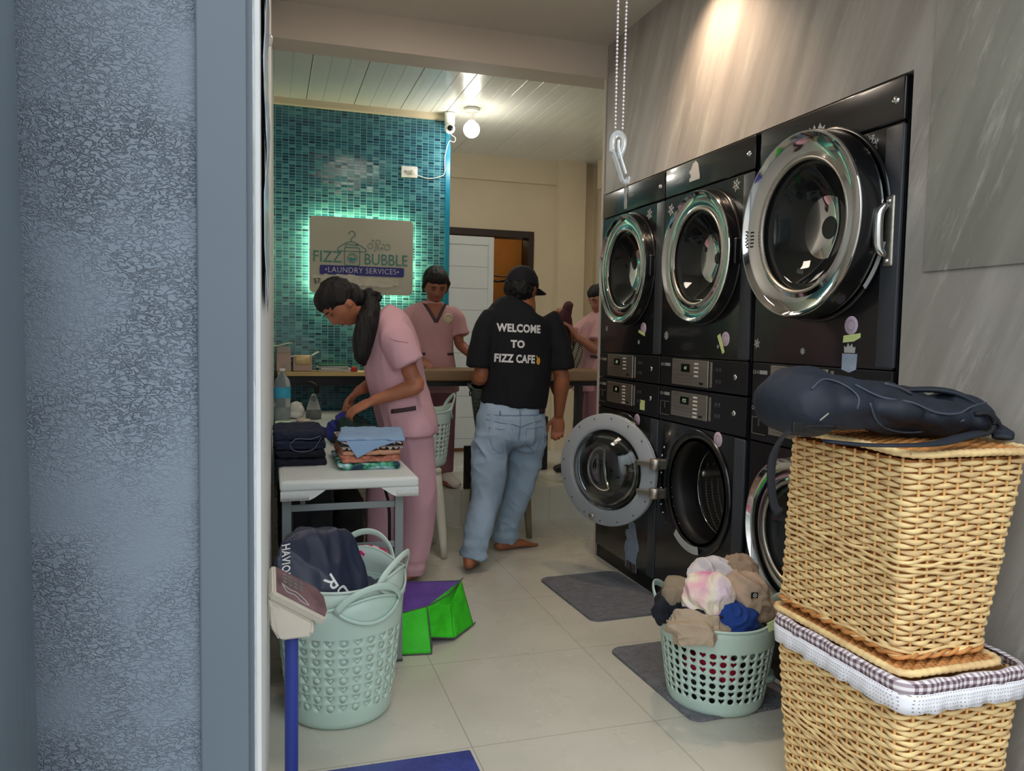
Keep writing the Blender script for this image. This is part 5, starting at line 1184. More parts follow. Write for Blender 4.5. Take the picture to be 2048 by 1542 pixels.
project_text(bb, bagbody, 'HAVIOR', .034, (.046, 2.0, .552), (.0, 0, -1), (1, 0, .02), (0, 1, -.05), M_wht, sx=.72, bold=.0006)
project_text(bb, bagbody, 'R', .062, (.178, 2.0, .482), (-.75, 0, -.55), (.5, 0, -.8), (0, 1, -.05), M_wht, sx=.9, bold=.0006)
project_text(bb, bagbody, 'U', .055, (.212, 2.0, .448), (-.75, 0, -.55), (.5, 0, -.8), (0, 1, -.05), M_wht, sx=.9, bold=.0006)
def stripes():
    m = mat('pink_striped_cloth', (215, 60, 110), .8); b = m.node_tree.nodes['Principled BSDF']; t_ = N(m, 'ShaderNodeTexCoord'); s = N(m, 'ShaderNodeSeparateXYZ'); L(m, t_.outputs['Object'], s.inputs[0])
    u = math_node(m, 'GREATER_THAN', math_node(m, 'FRACT', math_node(m, 'DIVIDE', math_node(m, 'ADD', s.outputs['X'], s.outputs['Z']), .026)), .5); mx = N(m, 'ShaderNodeMix', data_type='RGBA'); L(m, u, mx.inputs[0]); mx.inputs[6].default_value = srgb((206, 40, 100)); mx.inputs[7].default_value = srgb((226, 196, 206)); L(m, mx.outputs[2], b.inputs['Base Color']); return m
cloth_lump('striped_cloth', [((.33, 2.72, .42), (.075, .03, .055)), ((.40, 2.72, .38), (.05, .03, .05))], stripes(), 'pink and white striped cloth behind the left basket handle', amp=.006, s=14)
# dark luggage under the table
M_lug = mat('dark_luggage', (20, 23, 34), .7, var=(9, .2))
bm = B(); box(bm, .045, .25, 3.15, 3.55, .005, .64, .05, 3); o = single('travel_bag', bm, M_lug, 'dark navy travel bag standing under the folding table', 'bag', None, True); bake(o, .012, 4); displace(o, folds(.012, 8, (1, 1, .8), 2))
bm = B(); box(bm, .115, .135, 3.128, 3.136, .53, .56, .002); obj('grey_label', bm, M_mark, o)
bm = B(); box(bm, .26, .40, 3.35, 3.75, .005, .50, .05, 3); o = single('travel_bag', bm, mat('black_luggage', (15, 17, 22), .7), 'black soft bag leaning beside the travel bag under the table', 'bag', None, True); bake(o, .012, 4); displace(o, folds(.012, 8, (1, 1, .8), 5))

# ---------------------------------------------------------------- dirty clothes in the right basket
GD = 'dirty clothes heaped in the right mint basket'
def rag(label, ells, c, amp=.014, s=13, seed=0, m=None, stretch=(1, 1, .8), name='garment', floor=None):
    return cloth_lump(name, ells, m or mat('cloth_%s' % ''.join('%02x' % v for v in c), c, .85, bump=(250, .15)), label, 'clothes', .005, amp, s, seed, GD, floor_z=floor, stretch=stretch)
def rag2(label, c, r, pole, ext, col, seed=0, amp=.016, sc=11, m=None, asp=1.0, group=GD):
    """crumpled cloth lying over a rounded heap"""
    bm = B(); n_ = 76; pole = V(pole).normalized(); a, b_ = frame_of(pole, (1, 0, 0)); g = []; cf = creases(amp, sc, (1, 1, 1), seed); c = V(c)
    for j in range(n_+1):
        row = []
        for i in range(n_+1):
            u, v = i/n_*2-1, (j/n_*2-1)*asp; R_ = math.hypot(u, v); th = ext*R_*(1+.10*noise.noise(V((u*2, v*2, seed)))); ph = math.atan2(v, u)
            wv = noise.noise_vector(V((u*1.6, v*1.6, seed+9)))*.12
            d = (pole*math.cos(th)+(a*math.cos(ph)+b_*math.sin(ph))*math.sin(th)+wv).normalized()
            p = c+V((d.x*r[0], d.y*r[1], d.z*r[2])); q = p*1.0
            f = cf(q, d)+.45*cf(q*2.1+V((3, 1, 2)), d)
            row.append(bm.verts.new(p+d*f+V((0, 0, -.012*max(0, R_-.8)))))
        g.append(row)
    for j in range(n_):
        for i in range(n_): bm.faces.new((g[j][i], g[j][i+1], g[j+1][i+1], g[j+1][i]))
    o = obj('garment', bm, m or mat('cloth_%s' % ''.join('%02x' % v for v in col), col, .88, bump=(250, .15)), None, True); bake(o, 0, 2)
    md = o.modifiers.new('t', 'SOLIDIFY'); md.thickness = .003; md.offset = -1
    return tag(o, label, 'clothes', group)
rag('black garment with frayed hem spilling over the left side of the right basket', [((1.30, 2.28, .335), (.075, .06, .055)), ((1.37, 2.20, .33), (.09, .07, .04)), ((1.255, 2.30, .30), (.03, .04, .05)), ((1.24, 2.24, .33), (.035, .03, .03))], (22, 25, 36), .016, 14, 1)
rag2('royal blue garment bulging at the front of the clothes heap', (1.440, 2.170, .305), (.085, .075, .075), (0, -.85, .55), 1.45, (28, 62, 136), 2, .016, 12)
rag('small dark blue garment tucked beside the khaki shorts', [((1.575, 2.22, .345), (.04, .04, .028))], (30, 48, 120), .010, 16, 8)
rag2('taupe garment draped over the front left rim of the right basket', (1.305, 2.165, .290), (.105, .100, .062), (-.25, -.75, .6), 1.35, (172, 154, 132), 3, .015, 12, asp=.7)
rag('brown garment hanging over the back right rim of the right basket', [((1.60, 2.24, .305), (.055, .06, .03)), ((1.62, 2.17, .285), (.04, .035, .026)), ((1.54, 2.16, .320), (.05, .04, .024))], (158, 132, 112), .012, 15, 4)
rag('olive brown garment on the left beneath the pink tie-dye shirt', [((1.30, 2.27, .385), (.045, .05, .035)), ((1.265, 2.24, .375), (.03, .03, .028))], (138, 124, 104), .010, 15, 5)
def pinkdye():
    m = mat('pink_tie_dye', (232, 200, 214), .85, bump=(250, .15)); b = m.node_tree.nodes['Principled BSDF']; t_ = N(m, 'ShaderNodeTexCoord'); n = N(m, 'ShaderNodeTexNoise'); n.inputs['Scale'].default_value = 7; n.inputs['Detail'].default_value = 1
    L(m, t_.outputs['Object'], n.inputs[0]); r = N(m, 'ShaderNodeValToRGB'); el = r.color_ramp.elements; el[0].position = .33; el[0].color = srgb((230, 150, 188)); el[1].position = .64; el[1].color = srgb((226, 206, 228)); k = el.new(.48); k.color = srgb((236, 230, 206)); k = el.new(.56); k.color = srgb((238, 220, 226))
    L(m, n.outputs['Fac'], r.inputs[0]); L(m, r.outputs[0], b.inputs['Base Color']); return m
rag2('pink and cream tie-dye shirt on top of the clothes heap', (1.372, 2.200, .372), (.082, .080, .080), (-.15, -.75, .55), 1.65, 0, 6, .017, 10, pinkdye())
rag2('white garment at the very top of the clothes heap', (1.440, 2.290, .395), (.090, .070, .072), (-.1, -.35, 1), 1.4, (210, 206, 208), 7, .016, 12)
rag2('taupe ribbed garment at the back of the clothes heap', (1.545, 2.290, .395), (.070, .065, .078), (0, -.35, 1), 1.5, (154, 132, 112), 9, .014, 14)
ks = rag2('khaki shorts with small black square logo on the clothes heap', (1.512, 2.205, .365), (.082, .085, .085), (.15, -.8, .5), 1.6, (178, 156, 136), 10, .015, 11)
lp = onto(ks, (1.500, 1.8, .392), V((0, 1, 0)), .002) or V((1.508, 2.12, .39))
Ml = Matrix.Translation(lp+V((0, -.004, 0))) @ Matrix.Rotation(.05, 4, 'Y')
bm = B(); box(bm, -.0125, .0125, -.001, .003, -.0095, .0095, .001, M=Ml); lg = obj('logo_patch', bm, M_dark, ks)
bm = B(); lathe(bm, [(.0058, 0), (.0068, .0006), (.0074, 0)], lp+V((0, -.0055, 0)), (0, -1, 0), 20, True)
tube(bm, [lp+V((-.003, -.0058, -.003)), lp+V((.003, -.0058, .003))], .0007, 6); tube(bm, [lp+V((-.003, -.0058, .003)), lp+V((.003, -.0058, -.003))], .0007, 6); obj('logo_circle', bm, M_wht, lg)
rag('orange brown garment peeking between the pink and khaki clothes', [((1.47, 2.22, .40), (.04, .03, .028))], (176, 112, 60), .008, 18, 11)
rag('dark charcoal clothes seen through the holes of the right basket', [((1.44, 2.255, .10), (.135, .135, .085)), ((1.49, 2.25, .20), (.11, .12, .07)), ((1.42, 2.27, .25), (.13, .12, .05))], (44, 52, 58), .010, 12, 12, floor=.02)
rag('crimson garment seen through the holes of the right basket', [((1.365, 2.205, .155), (.062, .062, .035)), ((1.42, 2.165, .14), (.065, .055, .040)), ((1.545, 2.20, .19), (.045, .05, .03)), ((1.43, 2.155, .255), (.045, .045, .022)), ((1.385, 2.18, .19), (.05, .05, .03))], (205, 36, 70), .004, 12, 13)
rag('grey green garment seen through the upper holes of the right basket', [((1.50, 2.14, .205), (.07, .055, .03)), ((1.56, 2.16, .11), (.045, .05, .02))], (122, 146, 136), .006, 14, 14)
bm = B(); box(bm, -.045, .045, -.0015, .0015, -.016, .016, .001, M=Matrix.Translation((1.535, 2.042, .332)) @ Matrix.Rotation(-.35, 4, 'Y') @ Matrix.Rotation(.1, 4, 'X')); single('name_tape', bm, mat('pale_green_tape', (206, 228, 168), .6), 'pale green handwritten tape on the handle of the right basket', 'tape')
# ---------------------------------------------------------------- people
def skin(name, c): return mat(name, c, .5, var=(7, .10))
M_sk1 = skin('skin_warm', (176, 112, 84)); M_sk2 = skin('skin_tan', (150, 94, 74)); M_sk3 = skin('skin_brown', (156, 96, 66)); M_sk4 = skin('skin_soft', (150, 98, 78))
M_hair = mat('black_hair', (12, 10, 12), .6, bump=(80, .7, (1, 1, .12)))
M_scrub = mat('pink_scrub_fabric', (216, 170, 182), .85, var=(4, .05), bump=(350, .12)); M_scrub2 = mat('dusty_pink_fabric', (194, 148, 152), .85, var=(4, .06))
M_scrubp = mat('pink_trouser_fabric', (214, 168, 182), .85, var=(4, .06)); M_scrubp2 = mat('mauve_trouser_fabric', (150, 100, 112), .85, var=(4, .06))
M_trim = mat('brown_trim', (76, 58, 62), .8); M_eye = mat('eye_dark', (22, 14, 12), .25); M_lip = mat('lips', (168, 78, 76), .5); M_eyew = mat('eye_white', (96, 70, 62), .35)
def basis(fwd, up):
    f = V(fwd).normalized(); r = f.cross(V(up)).normalized(); u = r.cross(f); return Matrix((r, f, u)).transposed()
def head(bm, c, Mh, s=1.0, ears=(1, -1)):
    """skull, jaw, brow, nose, lips, chin; local x right, y forward, z up"""
    rr = bmesh.ops.create_uvsphere(bm, u_segments=48, v_segments=36, radius=1)
    g = lambda x, z, x0, z0, sx, sz: math.exp(-((x-x0)/sx)**2-((z-z0)/sz)**2)
    for v in rr['verts']:
        x, y, z = v.co.x*.074, v.co.y*.094, v.co.z*.114
        t = max(0, -z/.114)
        if y > 0: x *= 1-.30*t**1.3; y *= .95-.02*t
        else: x *= 1-.25*t; y *= 1-.55*t
        if y > .02:
            w = min(1, (y-.02)/.03)
            y += w*(.020*g(x, z, 0, -.030, .012, .014)+.010*g(x, z, 0, -.005, .009, .022))
            y -= w*(.009*g(abs(x), z, .030, .004, .016, .012))
            y += w*(.004*g(abs(x), z, .028, .024, .022, .008))
            y += w*(.006*g(x, z, 0, -.060, .020, .005)+.007*g(x, z, 0, -.070, .018, .005)-.004*g(x, z, 0, -.080, .02, .006))
            y += w*(.010*g(x, z, 0, -.098, .022, .016)); y += w*.004*g(abs(x), z, .045, -.025, .02, .02)
        v.co = V(c)+Mh @ (V((x, y, z))*s)
    for e in ears:
        ellipsoid(bm, V(c)+Mh @ V((e*.073*s, -.006*s, -.012*s)), (.009*s, .019*s, .031*s), Mh, 14)
def eyes(parent, c, Mh, s=1.0, lids=.5):
    for e in (1, -1):
        p = V(c)+Mh @ (V((e*.030, .080, .004))*s)
        bm = B(); ellipsoid(bm, p, (.013*s, .0062*s, .0032*s), Mh, 14); ob = obj('eye', bm, M_eyew, parent, True)
        bm = B(); ellipsoid(bm, p+Mh @ V((0, .0042*s, -.0008*s)), (.0052*s, .003*s, .0030*s), Mh, 12); obj('iris', bm, M_eye, ob, True)
        bm = B(); tube(bm, [V(c)+Mh @ (V((e*x, y, z))*s) for x, y, z in ((.013, .0905, .022), (.028, .0905, .027), (.046, .080, .022))], [.0022, .0030, .0014], 8, k=3); obj('eyebrow', bm, M_hair, parent, True)
    bm = B(); tube(bm, [V(c)+Mh @ (V((x, y, z))*s) for x, y, z in ((-.021, .068, -.066), (-.008, .0765, -.0635), (0, .0775, -.065), (.008, .0765, -.0635), (.021, .068, -.066))], [(.0012, .002), (.004, .005), (.004, .005), (.004, .005), (.0012, .002)], 10, Mh @ V((0, 0, 1)), k=3); obj('lips', bm, M_lip, parent, True)
def hand(bm, wrist, f, n, s_, curl=.35, L_=1.0, spread=.0, thumb=.6):
    """palm, four unequal fingers with two bends each and a thumb from the palm's side; f forward, n palm normal, s_ thumb side"""
    f = V(f).normalized(); n = V(n); n = (n-f*n.dot(f)).normalized(); s_ = V(s_); s_ = (s_-f*s_.dot(f)-n*s_.dot(n)).normalized(); w = V(wrist)
    tube(bm, [w-f*.02, w+f*.015, w+f*.045*L_, w+f*.085*L_, w+f*.096*L_], [(.024, .017), (.027, .016), (.037, .0155), (.038, .013), (.032, .010)], 14, s_, k=2, round_end=True)
    for off, ln, kk in ((.0285, .068, 1.0), (.0095, .078, .95), (-.0095, .072, 1.05), (-.0275, .056, 1.2)):
        p = w+f*.086*L_+s_*off; d = (f+s_*off*spread*8).normalized(); pts = [p-d*.012, p]; a = curl*kk*.6
        for q in (.44, .31, .25):
            dd_ = d*math.cos(a)+n*math.sin(a); pts.append(pts[-1]+dd_*ln*q*L_); a += curl*kk
        tube(bm, pts, [.0092, .0088, .0082, .0076, .0066], 10, s_, k=2, round_end=True)
    p = w+f*.028*L_+s_*.024; d = (f*.62+s_*.68+n*thumb*.4).normalized(); d2 = (f*.9+s_*.12+n*thumb*.6).normalized()
    tube(bm, [p-d*.012, p, p+d*.036*L_, p+d*.036*L_+d2*.030*L_, p+d*.036*L_+d2*.052*L_], [.013, .0125, .0105, .0092, .0074], 10, n, k=2, round_end=True)
def arm(bm, sh, el, wr, r=1.0):
    sh, el, wr = V(sh), V(el), V(wr)
    tube(bm, [sh, sh.lerp(el, .35), sh.lerp(el, .8), el, el.lerp(wr, .25), el.lerp(wr, .7), wr], [.046*r, .044*r, .037*r, .036*r, .038*r, .029*r, .0235*r], 16, k=3, round_end=True)
def leg(bm, hip, kn, an, r=1.0):
    hip, kn, an = V(hip), V(kn), V(an)
    tube(bm, [hip, hip.lerp(kn, .4), kn, kn.lerp(an, .3), an.lerp(kn, .15), an], [.078*r, .070*r, .052*r, .052*r, .034*r, .034*r], 16, k=3, round_end=True)
def foot(bm, an, d, zf, L_=.21, heel=0):
    d = V((d[0], d[1], 0)).normalized(); a = V((an[0], an[1], zf)); lat = V((-d.y, d.x, 0))
    tube(bm, [V(an), V((an[0], an[1], zf+.06+heel))-d*.005, a-d*.035+V((0, 0, .028+heel))], [.034, .036, .030], 14, k=2, round_end=True)
    tube(bm, [a-d*.045+V((0, 0, .026+heel)), a+d*.02+V((0, 0, .032+heel*.7)), a+d*.09+V((0, 0, .026)), a+d*.14+V((0, 0, .018)), a+d*(L_-.06)+V((0, 0, .014))], [(.028, .024), (.034, .030), (.042, .024), (.044, .016), (.034, .012)], 14, lat, k=2, round_end=True)
    for i, (o_, l_) in enumerate(((-.030, .035), (-.013, .032), (.002, .030), (.016, .026), (.029, .020))):
        tube(bm, [a+d*(L_-.075)+lat*o_+V((0, 0, .012)), a+d*(L_-.06+l_)+lat*o_+V((0, 0, .010))], [.009, .0075 if i else .010], 8, round_end=True)
def garment_mesh(name, tubes, m, parent, voxel=.008, smooth=6, amp=.006, s=9, stretch=(1, 1, .35), seed=0, fn=None):
    bm = B()
    for pts, rad, lat in tubes: tube(bm, pts, rad, 24, lat, k=3)
    o = obj(name, bm, m, parent, True); bake(o, voxel, smooth); displace(o, fn or folds(amp, s, stretch, seed)); return o
def body(parent, m, parts, name='body'):
    bm = B(); parts(bm); o = obj(name, bm, m, parent, True); bake(o, .0052, 3, .5); return o

# ---- woman in pink bending over the table
p1 = thing('person', 'woman in pink scrubs with black ponytail bending over the folding table, sorting clothes', 'person', (.64, 3.77, 0))
hc1 = V((.322, 3.745, 1.350)); Mh1 = basis((-.59, -.22, -.78), (-.79, -.02, .60))
def b1(bm):
    head(bm, hc1, Mh1, 1.0)
    tube(bm, [hc1+V((.035, 0, -.02)), (.43, 3.75, 1.31), (.515, 3.75, 1.28)], [.050, .046, .046], 16, k=3)
    tube(bm, [(.53, 3.75, 1.24), (.60, 3.76, 1.12), (.63, 3.77, .97), (.65, 3.77, .80), (.65, 3.77, .72)], [(.10, .06), (.13, .08), (.12, .075), (.12, .09), (.11, .08)], 20, (0, 1, 0), k=3, round_end=True)
    arm(bm, (.565, 3.625, 1.17), (.655, 3.575, .975), (.455, 3.60, .905), 1.0); hand(bm, (.455, 3.60, .905), (-.86, .05, -.42), (-.35, .25, -.85), (-.15, .95, .2), .42)
    arm(bm, (.555, 3.87, 1.17), (.53, 3.95, .98), (.41, 3.80, .935), 1.0); hand(bm, (.41, 3.80, .935), (-.62, -.50, -.50), (-.2, -.6, -.75), (-.6, .3, .4), .48)
    leg(bm, (.67, 3.70, .74), (.685, 3.72, .40), (.66, 3.75, .08)); leg(bm, (.62, 3.86, .74), (.55, 3.87, .40), (.53, 3.90, .08))
    foot(bm, (.66, 3.75, .09), (-.7, -.5), .006); foot(bm, (.53, 3.90, .09), (-1, .1), .006)
bd = body(p1, M_sk1, b1); eyes(bd, hc1, Mh1)
bm = B(); ellipsoid(bm, hc1+Mh1 @ V((-.079, .004, -.034)), (.003, .004, .004)); obj('earring', bm, M_chrome, p1, True)
bm = B()
ellipsoid(bm, hc1+Mh1 @ V((0, -.014, .032)), (.086, .096, .098), Mh1, 28)
ellipsoid(bm, hc1+Mh1 @ V((0, .010, .062)), (.074, .080, .066), Mh1, 28)
ellipsoid(bm, hc1+Mh1 @ V((0, -.07, -.02)), (.066, .05, .065), Mh1, 20)
tube(bm, [hc1+V((.07, -.01, .03)), (.455, 3.735, 1.375), (.475, 3.72, 1.36)], [.05, .034, .026], 14, k=3, round_end=True)
tube(bm, [(.445, 3.71, 1.40), (.455, 3.68, 1.345), (.430, 3.645, 1.27), (.412, 3.62, 1.19), (.405, 3.61, 1.11), (.412, 3.61, 1.075)], [.028, .040, .050, .048, .034, .014], 16, k=3, round_end=True)
o = obj('hair', bm, M_hair, p1, True); bake(o, .006, 3); displace(o, folds(.006, 22, (1, 1, .25), 2))
bm = B()
for a in range(7): ellipsoid(bm, V((.478, 3.69, 1.385))+V((.018*math.cos(a*.9), .012*math.sin(a*1.7), .018*math.sin(a*.9))), (.014, .013, .012))
o = obj('hair_tie', bm, mat('black_scrunchie', (16, 15, 18), .8), p1, True); bake(o, .005, 2)
def tun1(p, n):
    # long soft drapes falling from the bust and gathering at the waist
    q = V((p.x*1.0, p.y*1.2, p.z*.28)); a = ridged(q, 8); low = max(0, 1-(p.z-.74)/.35); return .008*(max(0, a)**2-.4)+.006*noise.noise(p*5)+creases(.007+.005*low, 7, (1, 1, .35), 3)(p, n)
tn1 = garment_mesh('scrub_top', [
    ([(.500, 3.75, 1.305), (.545, 3.75, 1.255), (.560, 3.755, 1.16), (.578, 3.76, 1.04), (.605, 3.765, .93), (.635, 3.765, .83), (.650, 3.765, .765), (.654, 3.765, .730)], [(.085, .075), (.165, .105), (.180, .135), (.170, .142), (.165, .132), (.180, .132), (.196, .134), (.200, .134)], (0, 1, 0)),
    ([(.545, 3.66, 1.245), (.565, 3.60, 1.20), (.590, 3.578, 1.13), (.615, 3.568, 1.075)], [(.06, .06), (.078, .078), (.080, .080), (.084, .078)], (0, 1, 0)),
    ([(.545, 3.86, 1.24), (.56, 3.91, 1.19), (.555, 3.93, 1.11), (.55, 3.94, 1.06)], [(.06, .06), (.076, .072), (.078, .076), (.078, .074)], (0, 1, 0))], M_scrub, p1, fn=tun1)
pt1 = garment_mesh('trousers', [
    ([(.655, 3.765, .83), (.655, 3.765, .74), (.650, 3.77, .66)], [(.150, .095), (.165, .108), (.150, .10)], (0, 1, 0)),
    ([(.665, 3.70, .72), (.680, 3.70, .55), (.690, 3.715, .38), (.680, 3.74, .20), (.668, 3.75, .09), (.665, 3.75, .035)], [(.094, .098), (.090, .094), (.084, .088), (.080, .080), (.072, .070), (.070, .068)], (0, 1, 0)),
    ([(.625, 3.86, .72), (.570, 3.86, .55), (.545, 3.87, .38), (.535, 3.885, .20), (.530, 3.895, .09), (.530, 3.90, .035)], [(.090, .092), (.088, .092), (.082, .086), (.076, .080), (.068, .070), (.066, .068)], (0, 1, 0))], M_scrubp, p1, fn=lambda p, n: .009*(max(0, ridged(V((p.x, p.y, p.z*.22)), 9))**2-.4)+(.006*math.sin(p.z*110) if p.z < .12 else 0)*.5)
def pocket(parent, surf, c, ux, w, h, m, name='pocket_welt', d=(0, 1, 0)):
    bm = B(); pts = []
    ux = V(ux).normalized(); uy = V((0, 0, 1)); g = []
    for j in range(3):
        row = []
        for i in range(9):
            q = onto(surf, V(c)+ux*(i/8-.5)*w+uy*(j/2-.5)*h-V(d)*.4, d, .0022); row.append(bm.verts.new(q if q else V(c)))
        g.append(row)
    for j in range(2):
        for i in range(8): bm.faces.new((g[j][i], g[j][i+1], g[j+1][i+1], g[j+1][i]))
    o = obj(name, bm, m, parent, True); md = o.modifiers.new('t', 'SOLIDIFY'); md.thickness = .003; md.offset = 0
pocket(tn1, tn1, (.598, 3.60, .862), (.96, 0, .16), .112, .020, M_trim)
def on_path(parent, surf, pts, d, rad, m, name):
    q = [onto(surf, V(p)-V(d)*.4, d, .001) for p in pts]; q = [x for x in q if x]
    if len(q) > 1: bm = B(); tube(bm, q, rad, 6, k=3); obj(name, bm, m, parent, True)
M_seam = mat('pink_seam', (170, 118, 132), .85)
on_path(tn1, tn1, [(.485, 3.6, 1.21), (.54, 3.6, 1.185), (.60, 3.6, 1.175)], (0, 1, 0), .0016, M_seam, 'sleeve_seam')

# ---- woman facing the camera behind the counter
p2 = thing('person', 'woman in dusty pink scrubs with round badge standing behind the wood counter', 'person', (1.02, 5.0, .22))
hc2 = V((1.028, 4.985, 1.525)); Mh2 = basis((-.02, -.90, -.42), (0, -.42, .90))
def b2(bm):
    head(bm, hc2, Mh2, .98)
    tube(bm, [hc2+V((0, .03, -.03)), (1.02, 5.02, 1.42), (1.015, 5.02, 1.34)], [.048, .046, .055], 16, k=3)
    tube(bm, [(1.015, 5.02, 1.36), (1.015, 5.02, 1.22), (1.02, 5.02, 1.08), (1.03, 5.02, .95), (1.03, 5.02, .88)], [(.13, .07), (.135, .085), (.105, .075), (.13, .09), (.12, .08)], 20, (1, 0, 0), k=3, round_end=True)
    arm(bm, (1.155, 5.02, 1.335), (1.195, 5.0, 1.155), (1.262, 4.86, 1.062), .92); hand(bm, (1.262, 4.86, 1.062), (.45, -.8, -.25), (0, -.3, -.95), (-.85, -.45, 0), .25)
    arm(bm, (.880, 5.02, 1.335), (.850, 5.0, 1.155), (.905, 4.86, 1.062), .92); hand(bm, (.905, 4.86, 1.062), (.2, -.9, -.25), (0, -.3, -.95), (.85, -.3, 0), .25)
    leg(bm, (.965, 5.02, .92), (.965, 5.02, .60), (.975, 5.03, .30)); leg(bm, (1.09, 5.02, .92), (1.09, 5.02, .60), (1.10, 5.03, .30))
    foot(bm, (.975, 5.03, .30), (-.1, -1), .228, .18); foot(bm, (1.10, 5.03, .30), (.25, -1), .228, .18)
bd = body(p2, M_sk2, b2); eyes(bd, hc2, Mh2, .98)
bm = B(); ellipsoid(bm, hc2+Mh2 @ V((0, -.028, .030)), (.083, .088, .096), Mh2, 28); ellipsoid(bm, hc2+Mh2 @ V((0, -.06, -.02)), (.068, .05, .07), Mh2, 20)
ellipsoid(bm, hc2+Mh2 @ V((0, .012, .066)), (.072, .076, .058), Mh2, 28)
for e in (1, -1): tube(bm, [hc2+Mh2 @ V((e*.060, .030, .058)), hc2+Mh2 @ V((e*.078, .008, .010)), hc2+Mh2 @ V((e*.074, -.012, -.045))], [.020, .016, .010], 10, k=3, round_end=True)
o = obj('hair', bm, M_hair, p2, True); bake(o, .006, 3); displace(o, folds(.004, 24, (1, 1, .25), 4))
tn2 = garment_mesh('scrub_top', [
    ([(1.018, 5.03, 1.425), (1.016, 5.025, 1.385), (1.016, 5.02, 1.29), (1.02, 5.02, 1.15), (1.03, 5.02, 1.02), (1.035, 5.02, .90), (1.035, 5.02, .84)], [(.055, .050), (.155, .080), (.160, .108), (.132, .098), (.145, .105), (.160, .112), (.162, .112)], (1, 0, 0)),
    ([(1.12, 5.02, 1.365), (1.165, 5.015, 1.32), (1.190, 5.01, 1.25), (1.20, 5.0, 1.205)], [(.055, .055), (.062, .060), (.060, .060), (.062, .060)], (1, 0, 0)),
    ([(.91, 5.02, 1.365), (.868, 5.015, 1.32), (.845, 5.01, 1.25), (.838, 5.0, 1.205)], [(.055, .055), (.062, .060), (.060, .060), (.062, .060)], (1, 0, 0))], M_scrub2, p2, fn=lambda p, n: .006*(max(0, ridged(V((p.x, p.y, p.z*.35)), 9))**2-.4)+.004*noise.noise(p*9))
garment_mesh('trousers', [
    ([(1.03, 5.02, 1.0), (1.03, 5.02, .92), (1.03, 5.02, .84)], [(.135, .095), (.145, .10), (.13, .09)], (1, 0, 0)),
    ([(.965, 5.02, .90), (.965, 5.02, .66), (.97, 5.03, .44), (.975, 5.03, .30)], [(.080, .085), (.075, .080), (.068, .072), (.062, .066)], (1, 0, 0)),
    ([(1.095, 5.02, .90), (1.095, 5.02, .66), (1.10, 5.03, .44), (1.105, 5.03, .30)], [(.080, .085), (.075, .080), (.068, .072), (.062, .066)], (1, 0, 0))], M_scrubp2, p2, amp=.007, s=9, stretch=(1, 1, .2), seed=3)
dm = (0, 1, 0)
def vneck(sx_):
    bm = B(); a = V((1.018+sx_*.066, 0, 1.412)); b_ = V((1.018, 0, 1.292)); g = []
    for j in range(3):
        row = []
        for i in range(9):
            p = a.lerp(b_, i/8)+V((-sx_*(.017)*(j/2-.5)*1.6, 0, -.006*(j/2)))
            q = onto(tn2, V((p.x, 4.6, p.z)), dm, .002); row.append(bm.verts.new(q or p+V((0, 4.95, 0))))
        g.append(row)
    for j in range(2):
        for i in range(8): bm.faces.new((g[j][i], g[j][i+1], g[j+1][i+1], g[j+1][i]))
    o = obj('neck_trim', bm, M_trim, tn2, True); md = o.modifiers.new('t', 'SOLIDIFY'); md.thickness = .003; md.offset = 0
vneck(1); vneck(-1)
bm = B(); q = [onto(tn2, V((x, 4.6, z)), dm, .0012) for x, z in ((.966, 1.41), (1.07, 1.41), (1.018, 1.312), (1.018, 1.38))]
g = []
for j in range(6):
    row = []
    for i in range(7):
        w_ = .052*(1-j/5)**.9; x = 1.018+(i/6-.5)*2*w_; z = 1.412-.108*j/5; r = onto(tn2, V((x, 4.6, z)), dm, .0013); row.append(bm.verts.new(r or V((x, 4.96, z))))
    g.append(row)
for j in range(5):
    for i in range(6): bm.faces.new((g[j][i], g[j][i+1], g[j+1][i+1], g[j+1][i]))
obj('neckline_skin', bm, M_sk2, bd, True)
bc = onto(tn2, V((1.098, 4.6, 1.318)), dm, .003)
bm = B(); lathe(bm, [(0, .004), (.020, .004), (.026, .006), (.031, .003), (.032, 0)], bc, (.2, -1, 0), 32); bg_ = obj('round_badge', bm, mat('cream_badge', (206, 196, 160), .4), tn2, True)
bm = B(); lathe(bm, [(.018, .0048), (.020, .0056), (.0215, .0048)], bc, (.2, -1, 0), 28, True); obj('badge_ring', bm, M_mark, bg_, True)
for x in (.93, 1.125): pocket(tn2, tn2, (x, 5.0, 1.088), (1, 0, 0), .05, .016, M_trim)
for x, d_, sg_ in ((.975, (-.1, -1), 0), (1.105, (.3, -1), 1)):
    a = V((x, 5.03, .22)); d = V((d_[0], d_[1], 0)).normalized(); lt = V((-d.y, d.x, 0)); bm = B()
    tube(bm, [a-d*.055+V((0, 0, .045)), a+d*.02+V((0, 0, .05)), a+d*.10+V((0, 0, .038)), a+d*.165+V((0, 0, .028))], [(.038, .044), (.042, .048), (.048, .036), (.038, .026)], 16, lt, k=3, round_end=True)
    for f in bm.verts:
        if f.co.z < .2205: f.co.z = .2205
    obj('shoe', bm, mat('white_shoe', (214, 208, 200), .5) if not sg_ else bpy.data.materials['white_shoe'], p2, True)

